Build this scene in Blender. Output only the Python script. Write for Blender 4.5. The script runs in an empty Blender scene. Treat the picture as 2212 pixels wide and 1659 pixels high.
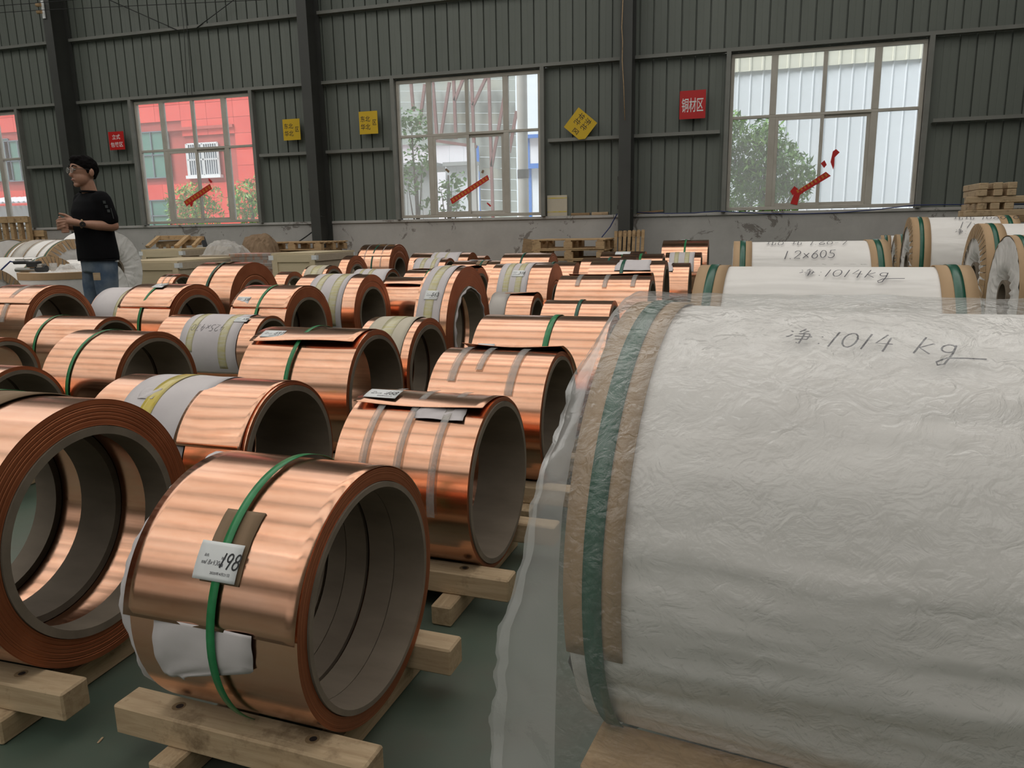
import bpy, math, random
from mathutils import Matrix, Vector
random.seed(7)
SC = bpy.context.scene
COL = SC.collection
D2R = math.pi / 180

# ---------------------------------------------------------------- camera, world, light, exposure
YAW, PITCH, ROLL, FPX, CAMZ = -0.2916, 0.2041, 0.0184, 1624.0, 0.995
def camera_axes():
    f = Vector((math.sin(YAW) * math.cos(PITCH), math.cos(YAW) * math.cos(PITCH), -math.sin(PITCH)))
    r0 = Vector((math.cos(YAW), -math.sin(YAW), 0)); d0 = f.cross(r0)
    r = math.cos(ROLL) * r0 + math.sin(ROLL) * d0
    d = -math.sin(ROLL) * r0 + math.cos(ROLL) * d0
    return r, d, f
CR, CD, CF = camera_axes()
cam = bpy.data.cameras.new('camera'); cam.sensor_width = 36; cam.sensor_fit = 'HORIZONTAL'
cam.lens = FPX / 2212 * 36; cam.clip_start = 0.02; cam.clip_end = 400
camo = bpy.data.objects.new('camera', cam); COL.objects.link(camo)
m = Matrix((CR, -CD, -CF)).transposed().to_4x4(); m.translation = (0, 0, CAMZ)
camo.matrix_world = m; SC.camera = camo
def at(px, py, Y=None, z=None):
    """point of the pixel's ray at depth Y or height z"""
    v = CR * ((px - 1106) / FPX) + CD * ((py - 829.5) / FPX) + CF
    s = Y / v.y if Y is not None else (z - CAMZ) / v.z
    return Vector((0, 0, CAMZ)) + v * s

world = bpy.data.worlds.new('overcast_sky'); SC.world = world; world.use_nodes = True
wn = world.node_tree.nodes; bg = wn['Background']
bg.inputs[0].default_value = (0.86, 0.94, 1.0, 1); bg.inputs[1].default_value = 1.45

def lamp(name, kind, loc, rot, energy, size=1, size_y=None, color=(1, 1, 1)):
    l = bpy.data.lights.new(name, kind); l.energy = energy; l.color = color
    if kind == 'AREA':
        l.shape = 'RECTANGLE'; l.size = size; l.size_y = size_y or size
    o = bpy.data.objects.new(name, l); o.location = loc; o.rotation_euler = rot; COL.objects.link(o); return o
sun = lamp('facade_fill_sun', 'SUN', (-10, -20, 40), (38 * D2R, 0, -50 * D2R), 6.2); sun.data.angle = 0.5  # added sun lamp under the overcast sky, brightens the facades outside
ROOF_Z = 7.7
BANDS = [(-11.2, -9.4), (-8.9, -7.1), (-6.6, -4.8), (-4.3, -2.5), (-2.0, -0.2), (0.3, 2.1), (2.6, 4.4), (4.9, 6.7), (7.2, 9.0), (9.5, 11.3)]  # unseen bands nearest the far wall were added to brighten the back
SKY_L = 1.12
for i, (y0, y1) in enumerate(BANDS):
    w = y1 - y0
    lamp('skylight_and_fill_light', 'AREA', (-7, (y0 + y1) / 2, ROOF_Z - 0.12), (0, 0, 0), SKY_L * (1.35 if y0 > 4 else 1.0) * math.pi * 34 * w, 34, w, (1.0, 0.97, 0.92))  # bands toward the far wall are boosted as fill for the back
lamp('front_window_daylight', 'AREA', (-6, -11.55, 3.4), (90 * D2R, 0, 0), 0.22 * math.pi * 26 * 3.2, 26, 3.2, (1.0, 0.97, 0.93))
SC.view_settings.view_transform = 'Standard'; SC.view_settings.look = 'None'
SC.view_settings.gamma = 1; SC.view_settings.use_curve_mapping = False; SC.view_settings.exposure = 0.0

# ---------------------------------------------------------------- materials
def new_mat(name):
    m = bpy.data.materials.new(name); m.use_nodes = True
    nt = m.node_tree; return m, nt, nt.nodes['Principled BSDF'], nt.nodes['Material Output']
def node(nt, t, **kw):
    n = nt.nodes.new(t)
    for k, v in kw.items(): setattr(n, k, v)
    return n
def coords(nt, scale=(1, 1, 1), shuffle=True):
    tc = node(nt, 'ShaderNodeTexCoord'); mp = node(nt, 'ShaderNodeMapping')
    mp.inputs['Scale'].default_value = scale
    nt.links.new(tc.outputs['Object'], mp.inputs['Vector'])
    if shuffle:
        oi = node(nt, 'ShaderNodeObjectInfo'); mu = node(nt, 'ShaderNodeMath', operation='MULTIPLY'); mu.inputs[1].default_value = 37.0
        nt.links.new(oi.outputs['Random'], mu.inputs[0]); cb = node(nt, 'ShaderNodeCombineXYZ')
        for k in range(3): nt.links.new(mu.outputs[0], cb.inputs[k])
        nt.links.new(cb.outputs[0], mp.inputs['Location'])
    return mp.outputs['Vector']
def noise(nt, vec, scale, detail=4, rough=0.55, dist=0.0):
    n = node(nt, 'ShaderNodeTexNoise'); n.inputs['Scale'].default_value = scale
    n.inputs['Detail'].default_value = detail; n.inputs['Roughness'].default_value = rough; n.inputs['Distortion'].default_value = dist
    if vec is not None: nt.links.new(vec, n.inputs['Vector'])
    return n.outputs['Fac']
def ramp(nt, fac, stops):
    r = node(nt, 'ShaderNodeValToRGB'); cr = r.color_ramp
    while len(cr.elements) < len(stops): cr.elements.new(0.5)
    for e, (p, c) in zip(cr.elements, stops):
        e.position = p; e.color = (*c, 1) if len(c) == 3 else c
    nt.links.new(fac, r.inputs['Fac']); return r.outputs['Color']
def bump(nt, h, strength, dist, bsdf):
    b = node(nt, 'ShaderNodeBump'); b.inputs['Strength'].default_value = strength; b.inputs['Distance'].default_value = dist
    nt.links.new(h, b.inputs['Height']); nt.links.new(b.outputs['Normal'], bsdf.inputs['Normal']); return b
def simple(name, c, rough=0.6, metal=0.0, c2=None, nscale=6, scale=(1, 1, 1), bstr=0.0, bscale=None, bdist=0.004, lo=0.35, hi=0.65, spec=None, sheen=0, detail=4):
    m, nt, b, out = new_mat(name)
    b.inputs['Base Color'].default_value = (*c, 1); b.inputs['Roughness'].default_value = rough; b.inputs['Metallic'].default_value = metal
    if spec is not None: b.inputs['Specular IOR Level'].default_value = spec
    if c2 is not None or bstr:
        v = coords(nt, scale)
        if c2 is not None:
            f = noise(nt, v, nscale, detail)
            nt.links.new(ramp(nt, f, [(lo, c), (hi, c2)]), b.inputs['Base Color'])
        if bstr: bump(nt, noise(nt, v, bscale or nscale, 5), bstr, bdist, b)
    return m
def wood(name, c1, c2, c3=None, scale=(2.5, 26, 26), stain=True):
    m, nt, b, out = new_mat(name); b.inputs['Roughness'].default_value = 0.75
    v = coords(nt, scale); f = noise(nt, v, 2.2, 6, 0.65, 0.6)
    col = ramp(nt, f, [(0.3, c1), (0.7, c2)])
    if stain:
        v2 = coords(nt, (1, 1, 1)); f2 = noise(nt, v2, 9, 6, 0.7)
        mx = node(nt, 'ShaderNodeMixRGB', blend_type='MULTIPLY')
        nt.links.new(ramp(nt, f2, [(0.30, c3 or (0.45, 0.42, 0.38)), (0.46, (1, 1, 1))]), mx.inputs[2]); nt.links.new(col, mx.inputs[1]); mx.inputs[0].default_value = 1; col = mx.outputs[0]
    nt.links.new(col, b.inputs['Base Color']); bump(nt, f, 0.25, 0.003, b)
    return m
def angle_node(nt, center=None):
    """angle about the object's X axis and distance from it"""
    tc = node(nt, 'ShaderNodeTexCoord'); s = node(nt, 'ShaderNodeSeparateXYZ'); nt.links.new(tc.outputs['Object'], s.inputs[0])
    a = node(nt, 'ShaderNodeMath', operation='ARCTAN2'); nt.links.new(s.outputs[2], a.inputs[0]); nt.links.new(s.outputs[1], a.inputs[1])
    c = node(nt, 'ShaderNodeCombineXYZ'); nt.links.new(s.outputs[1], c.inputs[1]); nt.links.new(s.outputs[2], c.inputs[2])
    l = node(nt, 'ShaderNodeVectorMath', operation='LENGTH'); nt.links.new(c.outputs[0], l.inputs[0])
    return a.outputs[0], l.outputs['Value'], s.outputs[0], tc.outputs['Object']
def rand_add(nt, val, k):
    oi = node(nt, 'ShaderNodeObjectInfo'); mu = node(nt, 'ShaderNodeMath', operation='MULTIPLY_ADD'); mu.inputs[1].default_value = 61.0
    nt.links.new(oi.outputs['Random'], mu.inputs[0]); sc = node(nt, 'ShaderNodeMath', operation='MULTIPLY'); sc.inputs[1].default_value = k
    nt.links.new(val, sc.inputs[0]); nt.links.new(sc.outputs[0], mu.inputs[2]); return mu.outputs[0]
def noise1(nt, w, scale, detail=3):
    n = node(nt, 'ShaderNodeTexNoise', noise_dimensions='1D'); nt.links.new(w, n.inputs['W'])
    n.inputs['Scale'].default_value = scale; n.inputs['Detail'].default_value = detail; return n.outputs['Fac']
def copper_mat():
    m, nt, b, out = new_mat('copper_strip')
    a, r, x, obj = angle_node(nt)
    b.inputs['Metallic'].default_value = 1.0; b.inputs['Anisotropic'].default_value = 0.35; b.inputs['Anisotropic Rotation'].default_value = 0.25
    tg = node(nt, 'ShaderNodeTangent', direction_type='RADIAL', axis='X'); nt.links.new(tg.outputs[0], b.inputs['Tangent'])
    w = rand_add(nt, a, 1.0)
    s = noise1(nt, w, 5, 2)
    fine = noise1(nt, w, 24, 1)
    v = coords(nt, (2, 7, 7)); st = noise(nt, v, 2.4, 5, 0.6)
    nt.links.new(ramp(nt, st, [(0.30, (0.72, 0.365, 0.225)), (0.5, (0.81, 0.45, 0.30)), (0.72, (0.84, 0.50, 0.355))]), b.inputs['Base Color'])
    rr = node(nt, 'ShaderNodeMapRange'); rr.inputs['To Min'].default_value = 0.13; rr.inputs['To Max'].default_value = 0.27
    nt.links.new(fine, rr.inputs['Value']); nt.links.new(rr.outputs[0], b.inputs['Roughness'])
    hs = node(nt, 'ShaderNodeMath', operation='MULTIPLY_ADD'); hs.inputs[1].default_value = 0.025; nt.links.new(fine, hs.inputs[0]); nt.links.new(s, hs.inputs[2])
    bump(nt, hs.outputs[0], 0.07, 0.004, b)
    return m
def edge_mat():
    m, nt, b, out = new_mat('copper_strip_edges')
    a, r, x, obj = angle_node(nt)
    n1 = noise1(nt, r, 420, 3); n2 = noise(nt, obj, 9, 4)
    mx = node(nt, 'ShaderNodeMath', operation='MULTIPLY_ADD'); mx.inputs[1].default_value = 0.6; nt.links.new(n1, mx.inputs[0])
    h = node(nt, 'ShaderNodeMath', operation='MULTIPLY'); h.inputs[1].default_value = 0.4; nt.links.new(n2, h.inputs[0]); nt.links.new(h.outputs[0], mx.inputs[2])
    nt.links.new(ramp(nt, mx.outputs[0], [(0.3, (0.30, 0.09, 0.038)), (0.5, (0.42, 0.145, 0.065)), (0.7, (0.52, 0.19, 0.09))]), b.inputs['Base Color'])
    b.inputs['Metallic'].default_value = 0.75; b.inputs['Roughness'].default_value = 0.48
    bump(nt, n1, 0.3, 0.0015, b); return m
def film_mat(name, tint, haze, gloss, wr, wscale, wstr):
    """clear plastic: see-through with a milky haze and a wrinkled gloss"""
    m, nt, b, out = new_mat(name); nt.nodes.remove(b)
    tr = node(nt, 'ShaderNodeBsdfTransparent'); tr.inputs[0].default_value = (*tint, 1)
    df = node(nt, 'ShaderNodeBsdfDiffuse'); df.inputs[0].default_value = (0.9, 0.89, 0.87, 1)
    tl = node(nt, 'ShaderNodeBsdfTranslucent'); tl.inputs[0].default_value = (0.9, 0.89, 0.87, 1)
    ad = node(nt, 'ShaderNodeMixShader'); ad.inputs[0].default_value = 0.3; nt.links.new(df.outputs[0], ad.inputs[1]); nt.links.new(tl.outputs[0], ad.inputs[2])
    gl = node(nt, 'ShaderNodeBsdfGlossy'); gl.inputs['Roughness'].default_value = wr
    v = coords(nt, (1, 1, 1), False)
    f = noise(nt, v, wscale, 6, 0.6, 1.2)
    wv = node(nt, 'ShaderNodeVectorMath', operation='MULTIPLY_ADD'); nt.links.new(v, wv.inputs[0]); wv.inputs[1].default_value = (1, 1, 1)
    nz = node(nt, 'ShaderNodeTexNoise'); nz.inputs['Scale'].default_value = wscale * 0.8; nt.links.new(v, nz.inputs['Vector'])
    sc = node(nt, 'ShaderNodeVectorMath', operation='SCALE'); sc.inputs['Scale'].default_value = 0.25; nt.links.new(nz.outputs['Color'], sc.inputs[0])
    nt.links.new(sc.outputs[0], wv.inputs[2])
    f1 = noise(nt, wv.outputs[0], wscale * 0.55, 3, 0.5, 0.4)
    sb = node(nt, 'ShaderNodeMath', operation='SUBTRACT'); sb.inputs[1].default_value = 0.5; nt.links.new(f1, sb.inputs[0])
    ab = node(nt, 'ShaderNodeMath', operation='ABSOLUTE'); nt.links.new(sb.outputs[0], ab.inputs[0])
    sm = node(nt, 'ShaderNodeMath', operation='MULTIPLY_ADD'); sm.inputs[1].default_value = 1.3; nt.links.new(ab.outputs[0], sm.inputs[0]); nt.links.new(f, sm.inputs[2])
    bp = node(nt, 'ShaderNodeBump'); bp.inputs['Strength'].default_value = wstr; bp.inputs['Distance'].default_value = 0.02
    nt.links.new(sm.outputs[0], bp.inputs['Height'])
    for s in (df, tl, gl): nt.links.new(bp.outputs['Normal'], s.inputs['Normal'])
    m1 = node(nt, 'ShaderNodeMixShader'); m1.inputs[0].default_value = haze; nt.links.new(tr.outputs[0], m1.inputs[1]); nt.links.new(ad.outputs[0], m1.inputs[2])
    fr = node(nt, 'ShaderNodeFresnel'); fr.inputs['IOR'].default_value = 1.35; nt.links.new(bp.outputs['Normal'], fr.inputs['Normal'])
    g2 = node(nt, 'ShaderNodeMath', operation='MULTIPLY_ADD'); g2.inputs[1].default_value = 0.16; g2.inputs[2].default_value = gloss; g2.use_clamp = True; nt.links.new(fr.outputs[0], g2.inputs[0])
    m2 = node(nt, 'ShaderNodeMixShader'); nt.links.new(g2.outputs[0], m2.inputs[0]); nt.links.new(m1.outputs[0], m2.inputs[1]); nt.links.new(gl.outputs[0], m2.inputs[2])
    nt.links.new(m2.outputs[0], out.inputs['Surface']); return m
def floor_mat():
    m, nt, b, out = new_mat('green_painted_floor'); v = coords(nt, (1, 1, 1), False)
    f = noise(nt, v, 1.6, 8, 0.65); g = noise(nt, v, 40, 3)
    nt.links.new(ramp(nt, f, [(0.33, (0.115, 0.105, 0.083)), (0.5, (0.095, 0.118, 0.09)), (0.66, (0.075, 0.112, 0.085))]), b.inputs['Base Color'])
    nt.links.new(ramp(nt, f, [(0.3, (0.6, 0.6, 0.6)), (0.7, (0.36, 0.36, 0.36))]), b.inputs['Roughness'])
    bump(nt, g, 0.12, 0.002, b); return m
def plinth_mat():
    m, nt, b, out = new_mat('stained_render'); b.inputs['Roughness'].default_value = 0.85; v = coords(nt, (1, 1, 1), False)
    f = noise(nt, v, 1.3, 8, 0.7); h = noise(nt, v, 2.1, 7, 0.75, 0.8)
    c = ramp(nt, f, [(0.3, (0.40, 0.38, 0.36)), (0.7, (0.50, 0.48, 0.455))])
    st = ramp(nt, h, [(0.385, (0.50, 0.47, 0.45)), (0.41, (1, 1, 1))])
    mx = node(nt, 'ShaderNodeMixRGB', blend_type='MULTIPLY'); mx.inputs[0].default_value = 1
    nt.links.new(c, mx.inputs[1]); nt.links.new(st, mx.inputs[2]); nt.links.new(mx.outputs[0], b.inputs['Base Color'])
    bump(nt, f, 0.3, 0.01, b); return m
def fabric_mat():
    m, nt, b, out = new_mat('white_woven_wrap'); b.inputs['Roughness'].default_value = 0.62
    v = coords(nt, (0.8, 3.0, 3.0)); f = noise(nt, v, 2.0, 2, 0.5, 0.8); g = noise(nt, coords(nt), 4, 4)
    nt.links.new(ramp(nt, g, [(0.3, (0.80, 0.765, 0.735)), (0.7, (0.86, 0.83, 0.80))]), b.inputs['Base Color'])
    bump(nt, f, 0.6, 0.03, b); return m

M = dict(
    copper=copper_mat(), edge=edge_mat(),
    core=simple('grey_card_core', (0.175, 0.138, 0.102), 0.85, c2=(0.225, 0.18, 0.135), nscale=5, scale=(1, 3, 3)),
    paper=simple('white_tissue', (0.60, 0.55, 0.56), 0.7, c2=(0.68, 0.63, 0.63), nscale=3, bstr=0.2, bscale=14, bdist=0.006),
    beige=simple('beige_paper', (0.53, 0.47, 0.37), 0.7, c2=(0.60, 0.54, 0.43), nscale=3, bstr=0.1, bscale=12),
    ytape=simple('yellow_tape', (0.58, 0.52, 0.26), 0.2, c2=(0.62, 0.57, 0.42), nscale=14, scale=(1, 5, 5), bstr=0.35, bscale=25, bdist=0.003),
    ybright=simple('bright_yellow_tape', (0.66, 0.50, 0.05), 0.2, c2=(0.62, 0.54, 0.25), nscale=12, bstr=0.3, bscale=20, bdist=0.003),
    ctape=film_mat('clear_tape', (0.92, 0.90, 0.87), 0.22, 0.05, 0.15, 30, 0.2),
    strap=simple('green_strap', (0.018, 0.20, 0.065), 0.3, c2=(0.03, 0.26, 0.09), nscale=30),
    dstrap=simple('dark_green_strap', (0.008, 0.085, 0.05), 0.28, c2=(0.012, 0.11, 0.066), nscale=20),
    label=simple('label_card', (0.78, 0.79, 0.79), 0.6), ink=simple('black_ink', (0.012, 0.012, 0.014), 0.5),
    pencil=simple('grey_marker_ink', (0.07, 0.065, 0.08), 0.6),
    card=simple('corrugated_card', (0.22, 0.145, 0.085), 0.85, c2=(0.27, 0.18, 0.11), nscale=7, scale=(8, 1, 1)),
    kraft=simple('brown_kraft_board', (0.42, 0.275, 0.15), 0.7, c2=(0.48, 0.32, 0.18), nscale=3),
    beam=wood('pale_rough_timber', (0.42, 0.29, 0.17), (0.60, 0.445, 0.28)),
    pallet=wood('pallet_wood', (0.42, 0.26, 0.13), (0.60, 0.41, 0.225)),
    pallet_d=wood('weathered_pallet_wood', (0.20, 0.125, 0.06), (0.36, 0.24, 0.13)),
    ply=wood('plywood', (0.58, 0.475, 0.31), (0.66, 0.55, 0.37), scale=(0.6, 8, 8), stain=False),
    ply_side=wood('planed_board', (0.50, 0.40, 0.29), (0.58, 0.48, 0.36), scale=(0.6, 8, 8), stain=False),
    floor=floor_mat(), plinth=plinth_mat(),
    panel=simple('grey_green_sheet', (0.125, 0.140, 0.120), 0.5, c2=(0.148, 0.163, 0.142), nscale=1.2, scale=(1, 1, 0.2)),
    girt=simple('grey_steel_girt', (0.17, 0.172, 0.155), 0.55, c2=(0.21, 0.21, 0.19), nscale=3, scale=(0.4, 1, 1)),
    column=simple('dark_steel', (0.042, 0.043, 0.039), 0.5, c2=(0.052, 0.053, 0.048), nscale=2),
    wframe=simple('dusty_window_frame', (0.44, 0.405, 0.35), 0.55, c2=(0.52, 0.485, 0.43), nscale=3),
    glass=film_mat('dusty_glass', (0.97, 0.985, 0.99), 0.20, 0.02, 0.05, 0.5, 0.02),
    yellow=simple('yellow_sign', (0.62, 0.40, 0.008), 0.4), red=simple('red_sign', (0.50, 0.008, 0.008), 0.4),
    white=simple('white_paint', (0.75, 0.75, 0.74), 0.6), black=simple('black_paint', (0.012, 0.012, 0.012), 0.5),
    banner=simple('red_paper_banner', (0.58, 0.012, 0.012), 0.55, c2=(0.50, 0.02, 0.015), nscale=9), gold=simple('gold_print', (0.66, 0.36, 0.03), 0.4),
    fabric=fabric_mat(), film=film_mat('clear_sheet', (0.985, 0.985, 0.983), 0.11, 0.065, 0.08, 20, 0.55),
    milky=film_mat('milky_film', (0.95, 0.95, 0.95), 0.38, 0.03, 0.15, 9, 0.12),
    roof=simple('roof_sheet', (0.20, 0.20, 0.19), 0.6), steel=simple('bare_steel', (0.42, 0.40, 0.37), 0.3, 1.0),
    sheetpile=simple('bright_strip_edges', (0.62, 0.58, 0.56), 0.3, 0.85, c2=(0.70, 0.42, 0.32), nscale=9, scale=(1.6, 1, 0.15), lo=.45, hi=.62),
    rubber=simple('black_plastic', (0.02, 0.02, 0.021), 0.45), blue=simple('blue_cable', (0.02, 0.035, 0.14), 0.5),
)

# ---------------------------------------------------------------- mesh helpers
def link(name, me, parent=None, loc=(0, 0, 0), rot=(0, 0, 0)):
    o = bpy.data.objects.new(name, me); COL.objects.link(o)
    o.parent = parent; o.location = loc; o.rotation_euler = rot; return o
def tag(o, label=None, cat=None, group=None, kind=None):
    for k, v in (('label', label), ('category', cat), ('group', group), ('kind', kind)):
        if v: o[k] = v
    return o
def thing(name, label, cat, loc=(0, 0, 0), rz=0.0, group=None):
    return tag(link(name, None, None, loc, (0, 0, rz)), label, cat, group)
def mesh(name, vs, fs, mats, idx=None, smooth=False):
    me = bpy.data.meshes.new(name); me.from_pydata([tuple(v) for v in vs], [], fs)
    for m_ in (mats if isinstance(mats, (list, tuple)) else [mats]): me.materials.append(M[m_] if isinstance(m_, str) else m_)
    if idx: me.polygons.foreach_set('material_index', idx)
    if smooth: me.polygons.foreach_set('use_smooth', [True] * len(fs))
    me.update(); return me
BOXF = [(0, 3, 2, 1), (4, 5, 6, 7), (0, 1, 5, 4), (1, 2, 6, 5), (2, 3, 7, 6), (3, 0, 4, 7)]
def box_vf(x0, x1, y0, y1, z0, z1, b=0.0):
    if not b:
        return [(x0, y0, z0), (x1, y0, z0), (x1, y1, z0), (x0, y1, z0), (x0, y0, z1), (x1, y0, z1), (x1, y1, z1), (x0, y1, z1)], list(BOXF)
    vs, fs = [], []          # chamfered box: 24 corners
    idx = {}
    for i, x in enumerate((x0, x1)):
        for j, y in enumerate((y0, y1)):
            for k, z in enumerate((z0, z1)):
                sx, sy, sz = (1 - 2 * i) * b, (1 - 2 * j) * b, (1 - 2 * k) * b
                for ax, p in enumerate(((x, y + sy, z + sz), (x + sx, y, z + sz), (x + sx, y + sy, z))):
                    idx[i, j, k, ax] = len(vs); vs.append(p)
    for s in (0, 1):
        for ax, cyc in ((0, [(s, 0, 0), (s, 1, 0), (s, 1, 1), (s, 0, 1)]), (1, [(0, s, 0), (0, s, 1), (1, s, 1), (1, s, 0)]), (2, [(0, 0, s), (1, 0, s), (1, 1, s), (0, 1, s)])):
            f = [idx[c + (ax,)] for c in cyc]; fs.append(tuple(f if s else f[::-1]))
    for i in (0, 1):
        for j in (0, 1):
            fs.append((idx[i, j, 0, 0], idx[i, j, 1, 0], idx[i, j, 1, 1], idx[i, j, 0, 1])[::1 if (i + j) % 2 else -1])
            fs.append((idx[i, 0, j, 0], idx[i, 1, j, 0], idx[i, 1, j, 2], idx[i, 0, j, 2])[::1 if (i + j) % 2 == 0 else -1])
            fs.append((idx[0, i, j, 1], idx[1, i, j, 1], idx[1, i, j, 2], idx[0, i, j, 2])[::1 if (i + j) % 2 else -1])
            for k in (0, 1):
                f = (idx[i, j, k, 0], idx[i, j, k, 1], idx[i, j, k, 2]); fs.append(f if (i + j + k) % 2 else f[::-1])
    return vs, fs
def box(name, x0, x1, y0, y1, z0, z1, mat, parent=None, b=0.0, loc=(0, 0, 0), rot=(0, 0, 0)):
    vs, fs = box_vf(x0, x1, y0, y1, z0, z1, b); return link(name, mesh(name, vs, fs, mat), parent, loc, rot)
def bar(name, p, q, w, h, mat, parent=None, up=(0, 0, 1)):
    """square bar from p to q"""
    p, q = Vector(p), Vector(q); d = (q - p).normalized(); u = Vector(up)
    if abs(d.dot(u)) > 0.98: u = Vector((0, 1, 0))
    s = d.cross(u).normalized(); t = s.cross(d)
    vs = [e + s * (a * w / 2) + t * (c * h / 2) for e in (p, q) for a, c in ((-1, -1), (1, -1), (1, 1), (-1, 1))]
    return link(name, mesh(name, vs, [(0, 3, 2, 1), (4, 5, 6, 7), (0, 1, 5, 4), (1, 2, 6, 5), (2, 3, 7, 6), (3, 0, 4, 7)], mat), parent)
def tube_vf(pts, r, n=8, close=True):
    pts = [Vector(p) for p in pts]; vs, fs = [], []
    rs = r if isinstance(r, (list, tuple)) else [r] * len(pts)
    up = Vector((0.13, 0.21, 0.97))
    for i, p in enumerate(pts):
        d = (pts[min(i + 1, len(pts) - 1)] - pts[max(i - 1, 0)]).normalized()
        s = d.cross(up).normalized(); t = s.cross(d)
        for k in range(n):
            a = 2 * math.pi * k / n; vs.append(p + s * (rs[i] * math.cos(a)) + t * (rs[i] * math.sin(a)))
    for i in range(len(pts) - 1):
        for k in range(n):
            fs.append((i * n + k, i * n + (k + 1) % n, (i + 1) * n + (k + 1) % n, (i + 1) * n + k))
    if close: fs.append(tuple(range(n))[::-1]); fs.append(tuple(range((len(pts) - 1) * n, len(pts) * n)))
    return vs, fs
def tube(name, pts, r, mat, parent=None, n=8):
    vs, fs = tube_vf(pts, r, n); return link(name, mesh(name, vs, fs, mat, smooth=True), parent)
def revolve(prof, n, axis='x', a0=0.0, a1=360.0):
    """prof: list of (along, radius); returns verts, faces (one ring of quads per profile edge)"""
    closed = abs(a1 - a0) >= 359.9; vs, fs = [], []; k = n if closed else n + 1
    for (x, r) in prof:
        for i in range(k):
            a = (a0 + (a1 - a0) * i / n) * D2R
            vs.append((x, -r * math.cos(a), r * math.sin(a)) if axis == 'x' else (r * math.cos(a), r * math.sin(a), x))
    for j in range(len(prof) - 1):
        for i in range(n):
            i2 = (i + 1) % k; fs.append((j * k + i, j * k + i2, (j + 1) * k + i2, (j + 1) * k + i))
    return vs, fs
def fix_normals(me):
    import bmesh
    b = bmesh.new(); b.from_mesh(me); bmesh.ops.recalc_face_normals(b, faces=b.faces); b.to_mesh(me); b.free(); return me
def patch(name, R, xl, xr, a0, a1, mat, parent, loc, nx=6, na=20, th=0.0012, lift=None, off=0.001):
    """curved sheet lying on a roll: xl/xr may depend on the angle, lift(fx, fa) raises it"""
    f = lambda q, a: q(a) if callable(q) else q
    top, bot = [], []
    for j in range(na + 1):
        fa = j / na; a = a0 + (a1 - a0) * fa
        for i in range(nx + 1):
            fx = i / nx; x = f(xl, a) + (f(xr, a) - f(xl, a)) * fx
            l = off + (lift(fx, fa) if lift else 0.0)
            for arr, rr in ((top, R + l + th), (bot, R + l)):
                arr.append((x, -rr * math.cos(a * D2R), rr * math.sin(a * D2R)))
    k = nx + 1; n = len(top); vs = top + bot; fs = []
    for j in range(na):
        for i in range(nx):
            q = (j * k + i, j * k + i + 1, (j + 1) * k + i + 1, (j + 1) * k + i); fs.append(q); fs.append(tuple(n + c for c in q[::-1]))
    rim = [i for i in range(k)] + [j * k + nx for j in range(1, na + 1)] + [na * k + i for i in range(nx - 1, -1, -1)] + [j * k for j in range(na - 1, 0, -1)]
    for i, c in enumerate(rim):
        d = rim[(i + 1) % len(rim)]; fs.append((d, c, n + c, n + d))
    me = fix_normals(mesh(name, vs, fs, mat, smooth=True)); return link(name, me, parent, loc)

# writing: strokes in a unit-high box, and printed text from the built-in font
def arc(cx, cy, rx, ry, a0, a1, n=12): return [(cx + rx * math.cos((a0 + (a1 - a0) * i / n) * D2R), cy + ry * math.sin((a0 + (a1 - a0) * i / n) * D2R)) for i in range(n + 1)]
GLYPH = {
    '0': (0.5, [arc(.25, .5, .22, .45, 100, 460)]), '1': (0.3, [[(.2, .98), (.1, 0)]]),
    '2': (0.55, [arc(.25, .72, .22, .25, 170, -40) + [(.05, .05), (.5, .03)]]), '3': (0.5, [arc(.22, .75, .2, .22, 150, -80) + arc(.22, .28, .24, .27, 85, -150)]),
    '4': (0.6, [[(.28, 1), (.04, .42), (.56, .42)], [(.42, .8), (.36, -.05)]]), '5': (0.55, [[(.5, .97), (.16, .95), (.12, .58)] + arc(.22, .3, .25, .28, 95, -140)]),
    '6': (0.5, [[(.4, 1), (.15, .6)] + arc(.25, .27, .21, .26, 160, 510)]), '7': (0.5, [[(.03, .92), (.46, .95), (.2, 0)]]),
    '8': (0.5, [arc(.25, .74, .18, .23, 60, 420) , arc(.25, .26, .22, .26, 90, 450)]), '9': (0.5, [arc(.24, .7, .2, .26, 20, 380) + [(.44, .75), (.25, -.05)]]),
    'x': (0.55, [[(.06, .62), (.46, .1)], [(.46, .64), (.04, .06)]]), '.': (0.22, [[(.08, .02), (.12, .06)]]), ':': (0.25, [[(.1, .12), (.14, .16)], [(.1, .55), (.14, .59)]]), ' ': (0.4, []), '-': (0.4, [[(.05, .45), (.36, .47)]]),
    'k': (0.6, [[(.2, 1), (.04, 0)], [(.5, .62), (.14, .34), (.5, .02)]]),
    'g': (0.8, [arc(.26, .4, .2, .22, 30, 330) + [(.44, .62), (.42, .1), (.3, -.42), (.12, -.5), (.06, -.35), (.3, -.12), (.8, -.05), (1.4, -.02)]]),
    'J': (0.95, [[(.05, .85), (.14, .78)], [(.02, .42), (.12, .5), (.18, .6)], [(.5, 1.05), (.36, .8)], [(.4, .9), (.64, .9), (.5, .74)], [(.36, .68), (.74, .7)], [(.28, .5), (.86, .52)], [(.36, .3), (.74, .34), (.76, .66)], [(.56, .72), (.56, .05), (.44, .1)]]),
    'b': (0.9, [[(.05, .9), (.4, .92)], [(.22, .9), (.2, .3)], [(.05, .3), (.42, .32)], [(.55, .95), (.58, .1)], [(.5, .6), (.85, .64), (.84, .1), (.55, .1)]]),
}
def strokes(text, h, slant=0.0, gap=0.12):
    x, out = 0.0, []
    for ch in text:
        w, ls = GLYPH[ch]
        for l in ls: out.append([((x + p[0] + slant * p[1]) * h, p[1] * h) for p in l])
        x += w + gap
    return out, (x - gap) * h
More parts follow.
